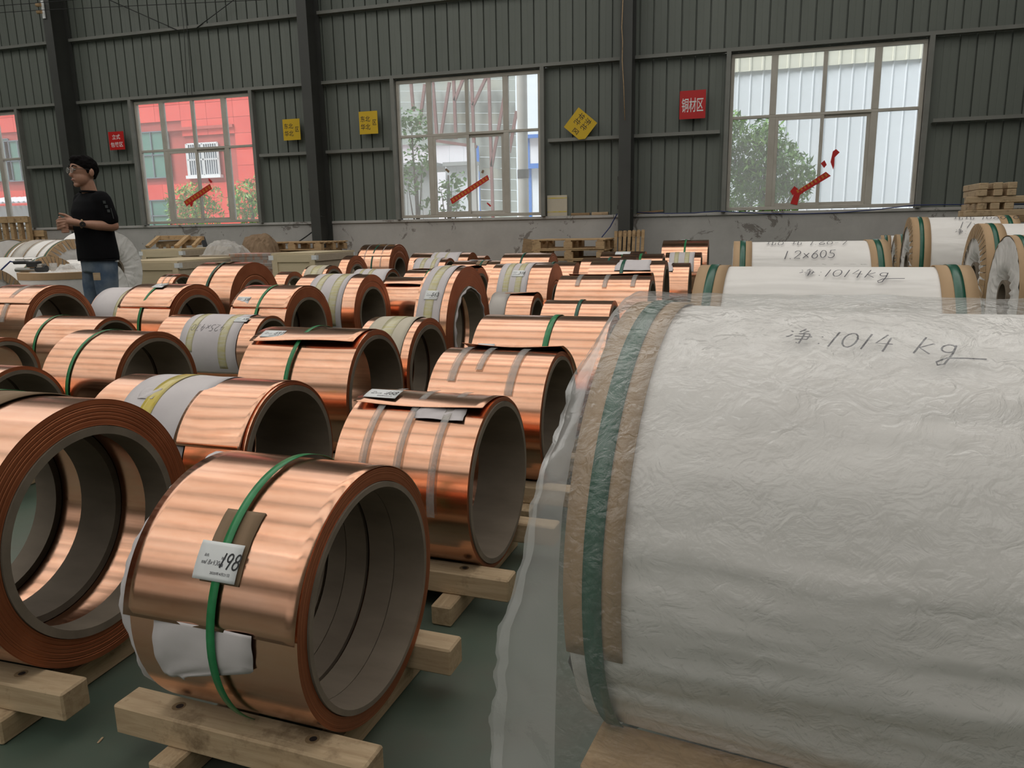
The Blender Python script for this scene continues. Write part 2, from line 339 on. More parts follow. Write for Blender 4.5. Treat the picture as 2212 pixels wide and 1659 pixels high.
def ribbon(name, lines, width, place, mat, parent, loc, normal=None):
    """flat pen strokes; place(u, v) gives the 3-D point"""
    vs, fs = [], []
    for l in lines:
        n0 = len(vs)
        for i, (u, v) in enumerate(l):
            a, b = l[max(i - 1, 0)], l[min(i + 1, len(l) - 1)]; dx, dy = b[0] - a[0], b[1] - a[1]; q = math.hypot(dx, dy) or 1
            nx, ny = -dy / q * width / 2, dx / q * width / 2
            vs.append(place(u + nx, v + ny)); vs.append(place(u - nx, v - ny))
        for i in range(len(l) - 1): k = n0 + 2 * i; fs.append((k, k + 1, k + 3, k + 2))
    return link(name, mesh(name, vs, fs, mat), parent, loc)
_TX = {}
def text_vf(s):
    if s not in _TX:
        c = bpy.data.curves.new('print', 'FONT'); c.body = s; c.size = 1.0; c.offset = 0.008; o = bpy.data.objects.new('print', c); COL.objects.link(o)
        me = bpy.data.meshes.new_from_object(o.evaluated_get(bpy.context.evaluated_depsgraph_get()))
        vs = [(v.co.x, v.co.y) for v in me.vertices]; fs = [tuple(p.vertices) for p in me.polygons]
        x0 = min(v[0] for v in vs); y0 = min(v[1] for v in vs); x1 = max(v[0] for v in vs); y1 = max(v[1] for v in vs)
        _TX[s] = ([(v[0] - (x0 + x1) / 2, v[1] - (y0 + y1) / 2) for v in vs], fs, x1 - x0, y1 - y0)
        bpy.data.objects.remove(o); bpy.data.curves.remove(c); bpy.data.meshes.remove(me)
    return _TX[s]
def printed(name, s, w, h, place, mat, parent, loc=(0, 0, 0)):
    """printed text fitted into w x h around (0, 0)"""
    vs, fs, tw, th = text_vf(s)
    return link(name, mesh(name, [place(u / tw * w, v / th * h) for u, v in vs], fs, mat), parent, loc)
def on_roll(R, xc, ac, rot=0.0, off=0.003):
    """maps (u, v) on the skin of a roll: u along the axis, v up the curve"""
    c, s = math.cos(rot), math.sin(rot)
    def f(u, v):
        x = xc + u * c - v * s; a = ac * D2R + (u * s + v * c) / R; r = R + off
        return (x, -r * math.cos(a), r * math.sin(a))
    return f

# ---------------------------------------------------------------- the hall
WY = 13.36                     # inner face of the far wall
HX0, HX1, HY0 = -19.5, 6.0, -11.8
PL = 1.195                     # top of the rendered plinth
WB, WT = 1.215, 3.66           # window sill and head
G = {1: 2.45, 2: 3.69, 3: 4.90, 4: 6.12}
COLX = [-13.43, -7.69, -1.86, 4.5]
WIN = [(-17.82, -15.03), (-11.96, -9.19), (-6.12, -3.39), (-0.23, 2.60)]
tag(box('floor', HX0, HX1, HY0, WY + 0.3, -0.2, 0, 'floor'), kind='structure')
wall = tag(box('wall_back', HX0, HX1, WY, WY + 0.24, 0, PL - 0.05, 'plinth'), kind='structure')
# plinth capping
x = HX0
while x < HX1 - 0.01:
    x2 = min(x + 5.8, HX1); box('plinth_cap', x + 0.003, x2 - 0.003, WY - 0.03, WY + 0.24, PL - 0.05, PL, 'plinth', wall, 0.006); x = x2
PITCH_X = 0.2255
def panel_mesh(h):
    p = PITCH_X; prof = [(0, 0.0), (p * 0.40, 0.0), (p * 0.41, 0.0015), (p * 0.45, 0.0015), (p * 0.46, 0), (p * 0.865, 0), (p * 0.885, 0.034), (p * 0.96, 0.034), (p * 0.985, 0), (p, 0)]
    vs = [(x, y, z) for z in (0, h) for x, y in prof]; n = len(prof)
    return mesh('wall_panel', vs, [(i, i + 1, n + i + 1, n + i) for i in range(n - 1)], 'panel')
HI, LO = panel_mesh(ROOF_Z + 0.5 - G[2]), panel_mesh(G[2] - PL)
x = HX0
while x < HX1:
    link('wall_panel', HI, wall, (x, WY + 0.02, G[2]))
    if not any(a - 0.16 < x and x + PITCH_X < b + 0.16 for a, b in WIN): link('wall_panel', LO, wall, (x, WY + 0.02, PL))
    x += PITCH_X
def girt(x0, x1, z):
    """lipped channel rail"""
    y = WY - 0.10; vs, fs = [], []
    prof = [(WY + 0.015, 0), (y, 0), (y, 0.055), (y + 0.004, 0.055), (y + 0.004, 0.004), (WY + 0.015, 0.004)]
    for xx in (x0, x1): vs += [(xx, py, z + pz) for py, pz in prof]
    n = len(prof); fs = [(i, (i + 1) % n, n + (i + 1) % n, n + i) for i in range(n)] + [tuple(range(n))[::-1], tuple(range(n, 2 * n))]
    link('girt', mesh('girt', vs, fs, 'girt'), wall)
edges = [HX0] + COLX + [HX1]
for a, b in zip(edges, edges[1:]):
    for k in (2, 3, 4): girt(a + 0.1, b - 0.1, G[k])
    cuts = [a + 0.1]
    for w0, w1 in WIN:
        if a < w0 and w1 < b + 0.2: cuts += [w0 - 0.14, w1 + 0.14]
    cuts.append(b - 0.1)
    for p, q in zip(cuts[::2], cuts[1::2]):
        if q - p > 0.05: girt(p, q, G[1])
for w0, w1 in WIN:                     # jamb channels either side of every window
    for xx, s in ((w0, -1), (w1, 1)):
        a, b = sorted((xx + s * 0.005, xx + s * 0.075)); box('jamb_channel', a, b, WY - 0.10, WY + 0.03, PL, G[2], 'girt', wall)
    for p, q in ((w0 - .26, w0), (w1, w1 + .26)): box('flashing', p, q, WY + .026, WY + .05, PL, G[2], 'panel', wall)
    box('flashing', w0, w1, WY + .026, WY + .05, WT, G[2] + .03, 'panel', wall)
# windows: frame, transom, mullions, sashes and panes
def window(n, w0, w1):
    root = tag(link('window_%d' % n, None, None, ((w0 + w1) / 2, WY + 0.02, WB)), kind='structure')
    W, Hh = w1 - w0, WT - WB; h = W / 2; fr = 0.055
    def pc(nm, x0, x1, z0, z1, y0=-0.035, y1=0.035, mt='wframe'): return box(nm, x0, x1, y0, y1, z0, z1, mt, root, 0.004)
    pc('frame_rail', -h, h, 0, fr); pc('frame_rail', -h, h, Hh - fr, Hh); pc('frame_stile', -h, -h + fr, fr, Hh - fr); pc('frame_stile', h - fr, h, fr, Hh - fr)
    zt = Hh * 0.60; m1, m2, mc = -h + W * 0.235, h - W * 0.235, 0.0; t = 0.045
    pc('transom', -h + fr, h - fr, zt - t / 2, zt + t / 2)
    for mm in (m1, m2):
        pc('mullion', mm - 0.05, mm + 0.05, fr, zt - t / 2); pc('mullion', mm - 0.05, mm + 0.05, zt + t / 2, Hh - fr)
    pc('mullion', mc - 0.03, mc + 0.03, zt + t / 2, Hh - fr)
    xs = [(-h + fr, m1 - 0.05), (m1 + 0.05, mc - 0.03), (mc + 0.03, m2 - 0.05), (m2 + 0.05, h - fr)]
    for i, (a, b) in enumerate(xs):
        pc('pane', a, b, zt + t / 2, Hh - fr, -0.003, 0.003, 'glass')
        if i in (0, 3): pc('pane', a, b, fr, zt - t / 2, -0.003, 0.003, 'glass')
    for k, (a, b) in enumerate(((m1 + 0.05, mc + 0.025), (mc - 0.025, m2 - 0.05))):     # sliding sashes on two tracks
        y = -0.02 if k == 0 else 0.012
        s = pc('sash', a, a + 0.05, fr, zt - t / 2, y - 0.014, y + 0.014)
        for q in ((b - 0.05, b, fr, zt - t / 2), (a + 0.05, b - 0.05, fr, fr + 0.05), (a + 0.05, b - 0.05, zt - t / 2 - 0.05, zt - t / 2)):
            box('sash_rail', q[0], q[1], y - 0.014, y + 0.014, q[2], q[3], 'wframe', s)
        box('pane', a + 0.05, b - 0.05, y - 0.003, y + 0.003, fr + 0.05, zt - t / 2 - 0.05, 'glass', s)
    return root
for i, (a, b) in enumerate(WIN): window(i + 1, a, b)
# H columns
where = ['beside the man in black', 'between the yellow signs', 'beside the tilted yellow sign', 'beyond the white fabric rolls']
for i, cx in enumerate(COLX):
    c = thing('steel_column', 'dark steel H column against the sheet wall ' + where[i], 'column', (cx, WY - 0.24, 0))
    box('front_flange', -0.1, 0.1, -0.22, -0.205, 0, ROOF_Z + 0.5, 'column', c)
    box('back_flange', -0.1, 0.1, 0.205, 0.22, 0, ROOF_Z + 0.5, 'column', c)
    box('web', -0.006, 0.006, -0.205, 0.205, 0, ROOF_Z + 0.5, 'column', c)
    for z in (1.75, 1.28):
        box('bracket', -0.12, -0.1, -0.2, -0.1, z, z + 0.06, 'column', c); box('bracket', 0.1, 0.13, -0.2, -0.06, z, z + 0.012, 'column', c)
# roof with daylight bands between the purlins, other walls
ceil = tag(box('ceiling', HX0, HX1, BANDS[-1][1] + 0.25, WY + 0.3, ROOF_Z, ROOF_Z + 0.08, 'roof'), kind='structure')
cuts = [HY0] + [v for b in BANDS for v in b] + [BANDS[-1][1] + 0.25]
for y0, y1 in zip(cuts[::2], cuts[1::2]): box('roof_purlin', HX0, HX1, y0, y1, ROOF_Z - 0.25, ROOF_Z, 'roof', ceil)
for y0, y1 in BANDS: box('skylight_sheet', HX0, HX1, y0, y1, ROOF_Z + 0.02, ROOF_Z + 0.03, 'white', ceil)
for k in range(4):
    y = 11.6 + k * .5; box('roof_purlin', HX0, HX1, y, y + 0.08, ROOF_Z - 0.2, ROOF_Z, 'girt', ceil)
tag(box('wall_left', HX0 - 0.2, HX0, HY0, WY + 0.3, 0, ROOF_Z, 'panel'), kind='structure')
tag(box('wall_right', HX1, HX1 + 0.2, HY0, WY + 0.3, 0, ROOF_Z, 'panel'), kind='structure')
fw = tag(box('wall_front', HX0, HX1, HY0 - 0.2, HY0, 0, 1.7, 'panel'), kind='structure')
box('wall_sheet', HX0, HX1, HY0 - 0.2, HY0, 5.1, ROOF_Z, 'panel', fw); box('window_sheet', HX0, HX1, HY0 - 0.05, HY0 - 0.03, 1.7, 5.1, 'white', fw)
COILS = {  # right-face centre x, y, radius, width, yaw
    'A': (-0.645, 1.201, 0.245, 0.351, -0.057),
    'B': (-0.614, 1.910, 0.237, 0.391, -0.050),
    'L': (-1.339, 1.241, 0.291, 0.420, 0.000),
    'C': (-1.304, 1.953, 0.241, 0.598, -0.017),
    'D': (-1.411, 2.760, 0.267, 0.487, 0.006),
    'E': (-1.407, 3.309, 0.259, 0.278, -0.016),
    'F': (-0.602, 2.603, 0.246, 0.427, -0.050),
    'G': (-0.502, 3.220, 0.274, 0.578, -0.014),
    'H': (-0.671, 4.300, 0.257, 0.392, -0.002),
    'I': (-0.521, 4.900, 0.309, 0.586, 0.002),
    'J': (-1.451, 4.014, 0.363, 0.187, -0.009),
    'K': (-2.658, 5.200, 0.304, 0.538, -0.002),
    'M': (-2.333, 5.850, 0.272, 0.481, 0.002),
    'N': (-2.761, 4.459, 0.289, 0.430, -0.031),
    'O': (-2.710, 3.950, 0.218, 0.684, 0.017),
    'P': (-2.471, 2.715, 0.255, 0.397, -0.005),
    'Q': (-3.676, 3.721, 0.221, 0.543, 0.013),
    'R': (-4.508, 4.118, 0.300, 0.420, -0.001),
    'S': (-3.518, 4.300, 0.298, 0.428, -0.012),
    'T': (-4.188, 4.720, 0.267, 0.444, -0.004),
    'U': (-3.818, 5.387, 0.348, 0.437, -0.003),
    'V': (-6.297, 7.500, 0.235, 0.218, 0.001),
    'W': (-4.852, 7.600, 0.246, 0.159, 0.002),
    'X': (-4.691, 8.200, 0.264, 0.314, 0.001),
    'Y': (-4.693, 8.800, 0.313, 0.119, -0.018),
    'Z': (-4.687, 10.082, 0.367, 0.519, -0.002),
    'AA': (-4.978, 11.060, 0.233, 0.323, 0.000),
    'AB': (-3.678, 7.700, 0.255, 0.403, -0.001),
    'AC': (-3.605, 9.300, 0.283, 0.451, -0.000),
    'AD': (-3.609, 10.200, 0.304, 0.879, -0.003),
    'AE': (-3.729, 11.200, 0.263, 0.383, 0.000),
    'AF': (-2.533, 8.200, 0.289, 0.567, -0.002),
    'AG': (-2.498, 7.300, 0.273, 0.176, 0.003),
    'AH': (-3.021, 7.400, 0.260, 0.303, 0.001),
    'AI': (-1.389, 5.905, 0.324, 0.486, -0.005),
    'AJ': (-1.398, 5.333, 0.232, 0.321, 0.003),
    'AK': (-1.500, 7.295, 0.299, 0.518, -0.001),
    'AL': (-1.984, 8.303, 0.327, 0.548, -0.001),
    'AM': (-0.544, 6.150, 0.329, 0.592, 0.001),
    'AN': (-0.884, 7.000, 0.325, 0.491, -0.001),
    'AO': (-1.176, 10.200, 0.300, 0.576, -0.002),
    'AP': (-0.866, 9.400, 0.298, 0.492, -0.000),
    'AQ': (-0.411, 11.200, 0.361, 0.626, -0.003),
    'AR': (-0.461, 10.300, 0.289, 0.455, -0.001),
    'AS': (-0.421, 7.200, 0.294, 0.285, 0.002),
    'AT': (-2.718, 2.243, 0.215, 0.420, 0.001),
    'AU': (-3.756, 3.049, 0.203, 0.420, 0.001),
    'AV': (-4.966, 3.938, 0.173, 0.420, 0.002),
}
ROLLS = {
    'BIG': (0.777, 1.198, 0.371, 0.950, -0.140),
    'W1': (0.799, 3.105, 0.370, 0.942, -0.084),
    'W2': (0.864, 5.200, 0.396, 0.893, 0.003),
    'W3': (2.533, 8.200, 0.468, 0.950, -0.075),
    'W4': (2.805, 7.000, 0.435, 0.951, -0.057),
    'W6': (2.917, 11.000, 0.366, 0.950, -0.075),
    'W5': (2.932, 12.200, 0.352, 0.950, -0.094),
    'LW1': (-6.938, 6.600, 0.440, 0.651, -0.071),
    'LW2': (-6.482, 5.900, 0.357, 0.847, -0.030),
    'LW4': (-7.551, 7.800, 0.481, 0.461, 0.061),
}

# ---------------------------------------------------------------- copper coils on their timber skids
ZB = 0.065
def beam_mesh(L, w, h, mat='beam'):
    vs, fs = box_vf(-L / 2, L / 2, -w / 2, w / 2, 0, h, 0.004); return mesh('beam', vs, fs, mat)
def skid(cx, cy, yaw, R, w, desc, heavy=1.0, holes=False, extra=.2, mat='beam'):
    s = thing('timber_skid', 'rough timber skid under ' + desc, 'skid', (cx, cy, 0), yaw, 'timber skids under the coils')
    t, bw = 0.055 * heavy, 0.065 * heavy; hb = 0.062 * heavy; sink = t + hb - ZB * heavy
    dy = math.sqrt(2 * R * sink - sink * sink) + 0.002; L = w + extra
    rl = 2 * (dy + bw) + 0.1
    for xx in (-min(0.16, w * 0.36), min(0.16, w * 0.36)): link('runner', beam_mesh(rl, 0.055 * heavy, t, mat), s, (xx + random.uniform(-.01, .01), random.uniform(-.02, .02), 0), (0, 0, math.pi / 2))
    for sg in (-1, 1):
        b = link('cradle_beam', beam_mesh(L, bw, hb, mat), s, (random.uniform(-.02, .02), sg * (dy + bw / 2), t))
        if holes:
            for xx in (-L * 0.27, L * 0.27):
                vs, fs = revolve([(hb + 0.0003, 0.013), (hb + 0.0006, 0.004), (hb + 0.0006, 0.0)], 16, 'z'); link('bolt_hole', mesh('bolt_hole', vs, fs, 'pallet_d'), b, (xx, 0.004, 0))
                vs, fs = revolve([(hb + 0.0009, 0.007), (hb + 0.0009, 0.0)], 14, 'z'); link('bolt_head', mesh('bolt_head', vs, fs, 'rubber'), b, (xx + 0.002, 0.004, 0))
    return s
def roll_body(R, Rc, w, n, steps=14, seed=0):
    rnd = random.Random(seed); vs, fs, idx = [], [], []
    def add(prof, mi):
        v, f = revolve(prof, n); k = len(vs); vs.extend(v); fs.extend(tuple(k + c for c in q) for q in f); idx.extend([mi] * len(f))
    h = w / 2
    add([(-h, R), (-h / 2, R), (0, R), (h / 2, R), (h, R)], 0)
    for s in (1, -1):
        pr = []
        for i in range(steps + 1):
            r = R + (Rc - R) * i / steps; o = rnd.uniform(-0.0006, 0.0003) if 0 < i else 0.0
            if 0 < i < steps and rnd.random() < 0.10: pr += [(s * h, r + 0.0003), (s * (h - 0.0025), r)]
            pr.append((s * (h + o), r))
        add(pr, 1)
    add([(h, Rc), (-h, Rc)], 0)
    me = mesh('strip_roll', vs, fs, ['copper', 'edge'], idx, True); return fix_normals(me)
def ring(name, R0, R1, x0, x1, mat, n=64):
    vs, fs = [], []
    for prof in ([(x0, R1), (x1, R1)], [(x1, R1), (x1, R0)], [(x1, R0), (x0, R0)], [(x0, R0), (x0, R1)]):
        v, f = revolve(prof, n); k = len(vs); vs += v; fs += [tuple(k + c for c in q) for q in f]
    return fix_normals(mesh(name, vs, fs, mat, smooth=True))
def rag(a, b, amp, seed):
    r = random.Random(seed); k = [r.uniform(0, 6.28) for _ in range(4)]
    return lambda t: a + (b - a) * 0 + amp * (0.6 * math.sin(t * 0.07 + k[0]) + 0.3 * math.sin(t * 0.19 + k[1]) + 0.12 * math.sin(t * 0.7 + k[2]))
def coil(key, desc, feats, core=(0.89, 0.84), rings=((0, .47), (.52, 1)), detail=1):
    X, Y, R, w, yaw = COILS[key]
    cx, cy = X - w / 2 * math.cos(yaw), Y - w / 2 * math.sin(yaw)
    o = thing('copper_coil', desc, 'copper coil', (cx, cy, ZB), yaw, 'copper coils lying in rows')
    n = 128 if detail > 1 else (96 if detail else 56); L = (0, 0, R)
    link('strip_roll', roll_body(R, R * core[0], w, n, 22 if detail > 1 else 12, sum(map(ord, key))), o, L)
    for (a, b) in rings:
        a2, b2 = (a - .5) * w, (b - .5) * w
        if a == 0: a2 += 0.002
        if b == 1: b2 += 0.004
        link('core_ring', ring('core_ring', R * core[1], R * core[0] - 0.0012, a2, b2, 'core', 72 if detail else 40), o, L)
    fx = lambda f: (f - 0.5) * w
    for f in feats:
        k = f[0]
        if k == 'strap':
            wd = f[2] if len(f) > 2 else 0.017
            sw = f[5] if len(f) > 5 else 0.0
            wob = lambda a, c=fx(f[1]), q=wd, sw=sw: c - q / 2 + 0.004 * math.sin(a * 0.02) + sw * max(0, math.cos((a - 10) * D2R)); wob2 = lambda a, q=wd, wob=wob: wob(a) + q
            patch('strap', R, wob, wob2, -178, 178, f[3] if len(f) > 3 else 'strap', o, L, 2, 90 if detail else 50, 0.001, off=f[4] if len(f) > 4 else 0.0045)
        elif k == 'flap':            # loose end of the strip: x0, x1, angle of the free edge, lift
            _, x0, x1, ae, lf = f[:5]; st = f[5] if len(f) > 5 else 125
            wav = random.uniform(0, 6)
            lift = lambda q, t, lf=lf, wav=wav: lf * max(0, (t - 0.45) / 0.55) ** 2 * (0.75 + 0.35 * math.sin(q * 4.2 + wav)) + 0.0008
            patch('loose_end', R, fx(x0), fx(x1), st, ae, 'copper', o, L, 16, 40, 0.0012, lift)
        elif k == 'paper':           # x0, x1, a0, a1, material, ragged
            _, x0, x1, a0, a1 = f[:5]; mt = f[5] if len(f) > 5 else 'paper'; rg = f[6] if len(f) > 6 else 0.002
            patch('paper_wrap', R, rag(fx(x0), 0, rg, key + 'l'), rag(fx(x1), 0, rg, key + 'r'), a0, a1, mt, o, L, 8, 48, 0.001, lambda q, t: 0.0012 + 0.0012 * math.sin(q * 9 + t * 15), off=0.002)
        elif k in ('ytape', 'ctape', 'ybright'):
            _, x0, x1, a0, a1 = f[:5]; patch('tape', R, fx(x0), fx(x1), a0, a1, k, o, L, 3, 30, 0.0006, off=f[5] if len(f) > 5 else 0.0052)
        elif k == 'label':           # x centre, angle, number, width, height
            _, xc, ac, num, lw, lh = f[:6]; of = f[6] if len(f) > 6 else 0.0055; da = lh / R / 2 / D2R
            lb = patch('label', R, fx(xc) - lw / 2, fx(xc) + lw / 2, ac + da, ac - da, 'label', o, L, 4, 10, 0.0008, off=of)
            if num:
                ls, tw = strokes(num, lh * 0.40, 0.2); pl = on_roll(R, fx(xc) + lw * 0.27, ac, 0, of + 0.0014)
                ribbon('handwritten_number', [[(u - tw / 2, v - lh * 0.15) for u, v in l] for l in ls], lh * (0.05 if detail > 1 else 0.065), pl, 'ink', lb, (0, 0, 0))
                pl2 = on_roll(R, fx(xc) - lw * 0.22, ac, 0, of + 0.0012)
                if detail > 1:
                    for tx, uu, vv, ww, hh in (('品名', -.19, .13, .10, .055), ('批号', .22, .1, .10, .055), ('规格', -.22, -.06, .1, .055), ('重量', .2, -.08, .1, .055), ('2020年4月21日', .22, -.30, .46, .06)):
                        pq = on_roll(R, fx(xc) + lw * (uu - .1), ac + vv * lh / R / D2R, 0, of + 0.0012); printed('printed_text', tx, ww * lw, hh * lw, pq, 'pencil', lb)
                    ls, tw = strokes('1.8x430', lh * 0.12, 0.25); pq = on_roll(R, fx(xc) - lw * 0.28, ac - 0.10 * lh / R / D2R, 0, of + 0.0012); ribbon('handwritten_size', [[(u, v) for u, v in l] for l in ls], lh * 0.014, pq, 'pencil', lb, (0, 0, 0))
                else:
                    ribbon('printed_line', [[(-lw * .2, lh * .2), (lw * .1, lh * .2)], [(-lw * .2, 0), (lw * .06, 0)], [(-lw * .2, -lh * .25), (lw * .3, -lh * .25)]], lh * 0.04, pl2, 'pencil', lb, (0, 0, 0))
        elif k == 'card':
            _, x0, x1, a0, a1 = f; patch('card_pad', R, rag(fx(x0), 0, 0.0015, 'c'), rag(fx(x1), 0, 0.002, 'd'), a0, a1, 'card', o, L, 4, 16, 0.003, off=0.0035)
        elif k == 'torn':            # ragged scrap of paper: x0, x1, a0, a1, amplitude
            _, x0, x1, a0, a1, amp = f; r2 = rag(0, 0, amp, key + 'u'); xr_ = (lambda a, q=x1, r2=r2: fx(q(a)) + r2(a)) if callable(x1) else rag(fx(x1), 0, amp, key + 'u'); patch('torn_paper', R, rag(fx(x0), 0, amp, key + 't'), xr_, a0, a1, 'paper', o, L, 8, 22, 0.0008, lambda q, t: 0.004 * abs(math.sin(q * 5 + t * 3)), off=0.003)
        elif k == 'fringe':          # paper sticking out past the far end between the turns
            _, a0, a1, amp = f; patch('paper_edge', R - 0.012, rag(-w / 2 - amp, 0, amp * 0.9, key + 'f'), -w / 2 + 0.004, a0, a1, 'paper', o, L, 4, 60, 0.0008, lambda q, t: 0.010 + 0.004 * math.sin(t * 25) * (1 - q), off=0.0)
        elif k == 'script':
            _, txt, xc, ac, hh, rot, of = f; ls, tw = strokes(txt, hh, 0.15); ribbon('handwriting', [[(u - tw / 2, v - hh / 2) for u, v in l] for l in ls], hh * 0.05, on_roll(R, fx(xc), ac, rot, of), 'pencil', o, L)
        elif k == 'corepaper':       # white tissue folded round the core edge
            patch('core_paper', R * core[0] - 0.004, w / 2 - 0.02, lambda a: w / 2 + 0.012 + 0.004 * math.sin(a * .3), -175, 175, 'paper', o, L, 3, 80, 0.006, lambda q, t: 0.004 * math.sin(t * 60) - 0.012 * q, off=0.0)
    return o, (cx, cy, yaw, R, w)
def place(key, desc, short, feats=(), **kw):
    o, (cx, cy, yaw, R, w) = coil(key, desc, list(feats), **kw)
    skid(cx, cy, yaw, R, w, short, holes=key in 'ABL')
RG3 = ((0, .16), (.36, .62), (.84, 1))
place('A', 'copper coil with number 198 label, green strap and torn white paper below the sheet end', 'the copper coil with torn paper on its front',
      [('flap', -.015, 1.0, 7, .007, 150), ('card', .43, .66, 55, 25), ('strap', .5, .017, 'strap', .0105, .010), ('label', .52, 33, '198', .088, .062, .0125),
       ('torn', .16, lambda a: .76 if a > -8 else max(.30, .76 - (-8 - a) * .045), 8, -20, .006), ('fringe', 104, -50, .016)], core=(.893, .845), rings=((0, .15), (.155, .30), (.32, .45), (.455, .60), (.625, .80), (.805, 1)), detail=2)
place('B', 'copper coil with three clear tapes and white paper scrap under its raised end', 'the copper coil with three long clear tapes',
      [('flap', .0, .99, 66, .018, 140), ('label', .17, 78, '168', .10, .05, .014), ('torn', .52, .86, 68, 57, .006)] +
      [('ctape', c, c + .055, 100, -6, .007) for c in (.2, .46, .72)], core=(.955, .89), rings=((0, .34), (.62, 1)), detail=2)
place('L', 'widest-walled copper coil with three grey core rings and a card pad under strap on top', 'the thick copper coil with three core rings',
      [('card', .1, .62, 118, 75), ('strap', .3, .02, 'strap', .008)], core=(.80, .735), rings=RG3, detail=2)
place('C', 'copper coil wrapped in white tissue with one bright yellow tape and drooping sheet end', 'the coil with the bright yellow tape',
      [('paper', .2, .66, 140, 12, 'paper', .004), ('ybright', .33, .41, 140, 15, .006), ('flap', .60, .985, 22, .012, 130), ('torn', .27, .37, 66, 55, .006)], core=(.955, .88), detail=2)
place('D', 'copper coil with lifted sheet end labelled 597 under a green strap', 'the copper coil with a lifted labelled sheet',
      [('flap', .0, .97, 57, .022, 140), ('label', .17, 68, '597', .10, .05, .012), ('strap', .46, .018, 'strap', .012)], core=(.92, .86), rings=((0, .3), (.7, 1)), detail=2)
place('E', 'copper coil under a beige paper sleeve with broad yellow tape', 'the coil in the beige paper sleeve',
      [('paper', .14, .86, 160, -40, 'beige'), ('ytape', .38, .62, 150, 10)], core=(.88, .80), rings=((0, .3), (.36, .62), (.68, 1)), detail=2)
place('F', 'copper coil with three short clear tapes and a greenish core rim', 'the coil with three short tapes',
      [('ctape', .16, .23, 100, 40), ('ctape', .38, .44, 100, 52), ('ctape', .68, .75, 100, 30), ('flap', .1, 1.03, 92, .02, 150)], core=(.93, .875), detail=2)
place('G', 'long copper coil labelled 614 with green strap beside the plastic covered roll', 'the long copper coil beside the plastic-covered roll',
      [('strap', .56, .024), ('label', .12, 33, '614', .075, .058)], detail=2)
place('H', 'small copper coil with green strap between coil 614 and the three-tape coil', 'the small strapped coil behind coil 614', [('strap', .52, .02, 'dstrap')])
place('I', 'smooth copper coil with three evenly spaced tape tabs near its top', 'the coil with three tape tabs',
      [('ctape', .2, .25, 95, 55), ('ctape', .5, .55, 95, 52), ('ctape', .8, .85, 95, 54), ('flap', .05, 1.0, 98, .016, 160)], core=(.9, .84))
place('J', 'tall copper coil in white tissue labelled 563 with paper round its bore', 'the tall tissue-wrapped coil with papered bore',
      [('paper', .08, .80, 178, -60, 'paper', .003), ('ytape', .3, .56, 120, -20), ('label', .45, 38, '563', .075, .055, .007), ('corepaper',)], core=(.70, .62), rings=((0, .3), (.55, 1)), detail=2)
place('K', 'copper coil with wide white tissue sleeve and two pale tapes, thick brown wall', 'the thick coil with two pale tapes',
      [('paper', .24, .80, 170, -40), ('ytape', .34, .44, 150, 10), ('ytape', .60, .72, 150, -10)], core=(.70, .64))
place('M', 'copper coil with dark raised sheet end between two tissue-wrapped coils', 'the coil squeezed between two tissue-wrapped coils', [('flap', .0, .95, 52, .02, 140)], core=(.8, .7))
place('N', 'thick copper coil labelled 578 at its side with bright green strap', 'the thick copper coil with a bright green strap',
      [('flap', .0, 1.0, 34, .008, 140), ('label', .18, 45, '578', .10, .055, .008), ('strap', .48, .02, 'strap', .007)], core=(.74, .68))
place('O', 'long copper coil in white tissue with upside-down handwriting and two yellow tapes', 'the coil with handwriting on tissue',
      [('paper', .26, .84, 160, -30), ('ytape', .33, .40, 150, 5), ('ytape', .66, .74, 150, -20), ('label', .80, 66, '538', .09, .05, .007), ('script', '425x470', .52, 46, .05, math.pi, .0065)], core=(.93, .86))
place('P', 'plain copper coil with thin wall and green strap left of its middle', 'the thin-walled strapped coil', [('strap', .38, .016)], core=(.89, .83), detail=2)
place('Q', 'copper coil with thin green strap partly behind the thin-walled strapped coil', 'the coil behind the thin-walled coil', [('strap', .26, .016)], core=(.9, .84))
place('R', 'copper coil with clear tape and thick dark wall in front of the upright drum', 'the coil before the upright drum', [('ctape', .5, .6, 110, 15), ('flap', .0, 1.0, 40, .004, 130)], core=(.82, .765), rings=((0, .4), (.45, 1)))
place('S', 'copper coil with sheet end folded over and white label atop its green strap', 'the coil with a label atop its strap',
      [('flap', .0, 1.0, 33, .01, 140), ('label', .5, 74, '516', .09, .07, .0125), ('strap', .46, .018, 'strap', .008)], core=(.77, .71))
place('T', 'copper coil hidden in white tissue with a yellow tape beside the man', 'the tissue-covered coil beside the man', [('paper', .02, .97, 178, -40), ('ytape', .52, .6, 150, 0)])
place('U', 'large thick-walled copper coil with tiny bore and dark green strap, crates behind', 'the large thick coil before the crates',
      [('card', .28, .6, 104, 78), ('strap', .47, .02, 'dstrap', .008)], core=(.60, .54))
place('V', 'narrow copper coil against the plywood crate behind the thick coil', 'the narrow coil against the crate', [('ctape', .3, .36, 120, 30), ('ctape', .7, .76, 120, 30)], detail=0)
place('W', 'small plain copper coil behind the coil labelled 578', 'the small plain coil behind coil 578', [], detail=0, core=(.8, .7))
place('X', 'copper coil in a cream paper sleeve in front of the crate', 'the cream-sleeved coil', [('paper', .1, .86, 160, -20, 'beige'), ('ytape', .35, .65, 110, 10)], detail=0, core=(.86, .76))
place('Y', 'narrow upright-looking copper coil with smudged top beside the crate', 'the narrow smudged coil', [], core=(.66, .58))
place('Z', 'tall strapped copper coil with thick wall near the rendered wall', 'the tall strapped coil', [('strap', .47, .02, 'dstrap'), ('card', .35, .62, 104, 82), ('label', .5, 96, '', .12, .07, .008), ('ctape', .22, .25, 120, 10), ('ctape', .72, .75, 120, 10), ('flap', 0, 1, 35, .003, 140)], core=(.52, .46))
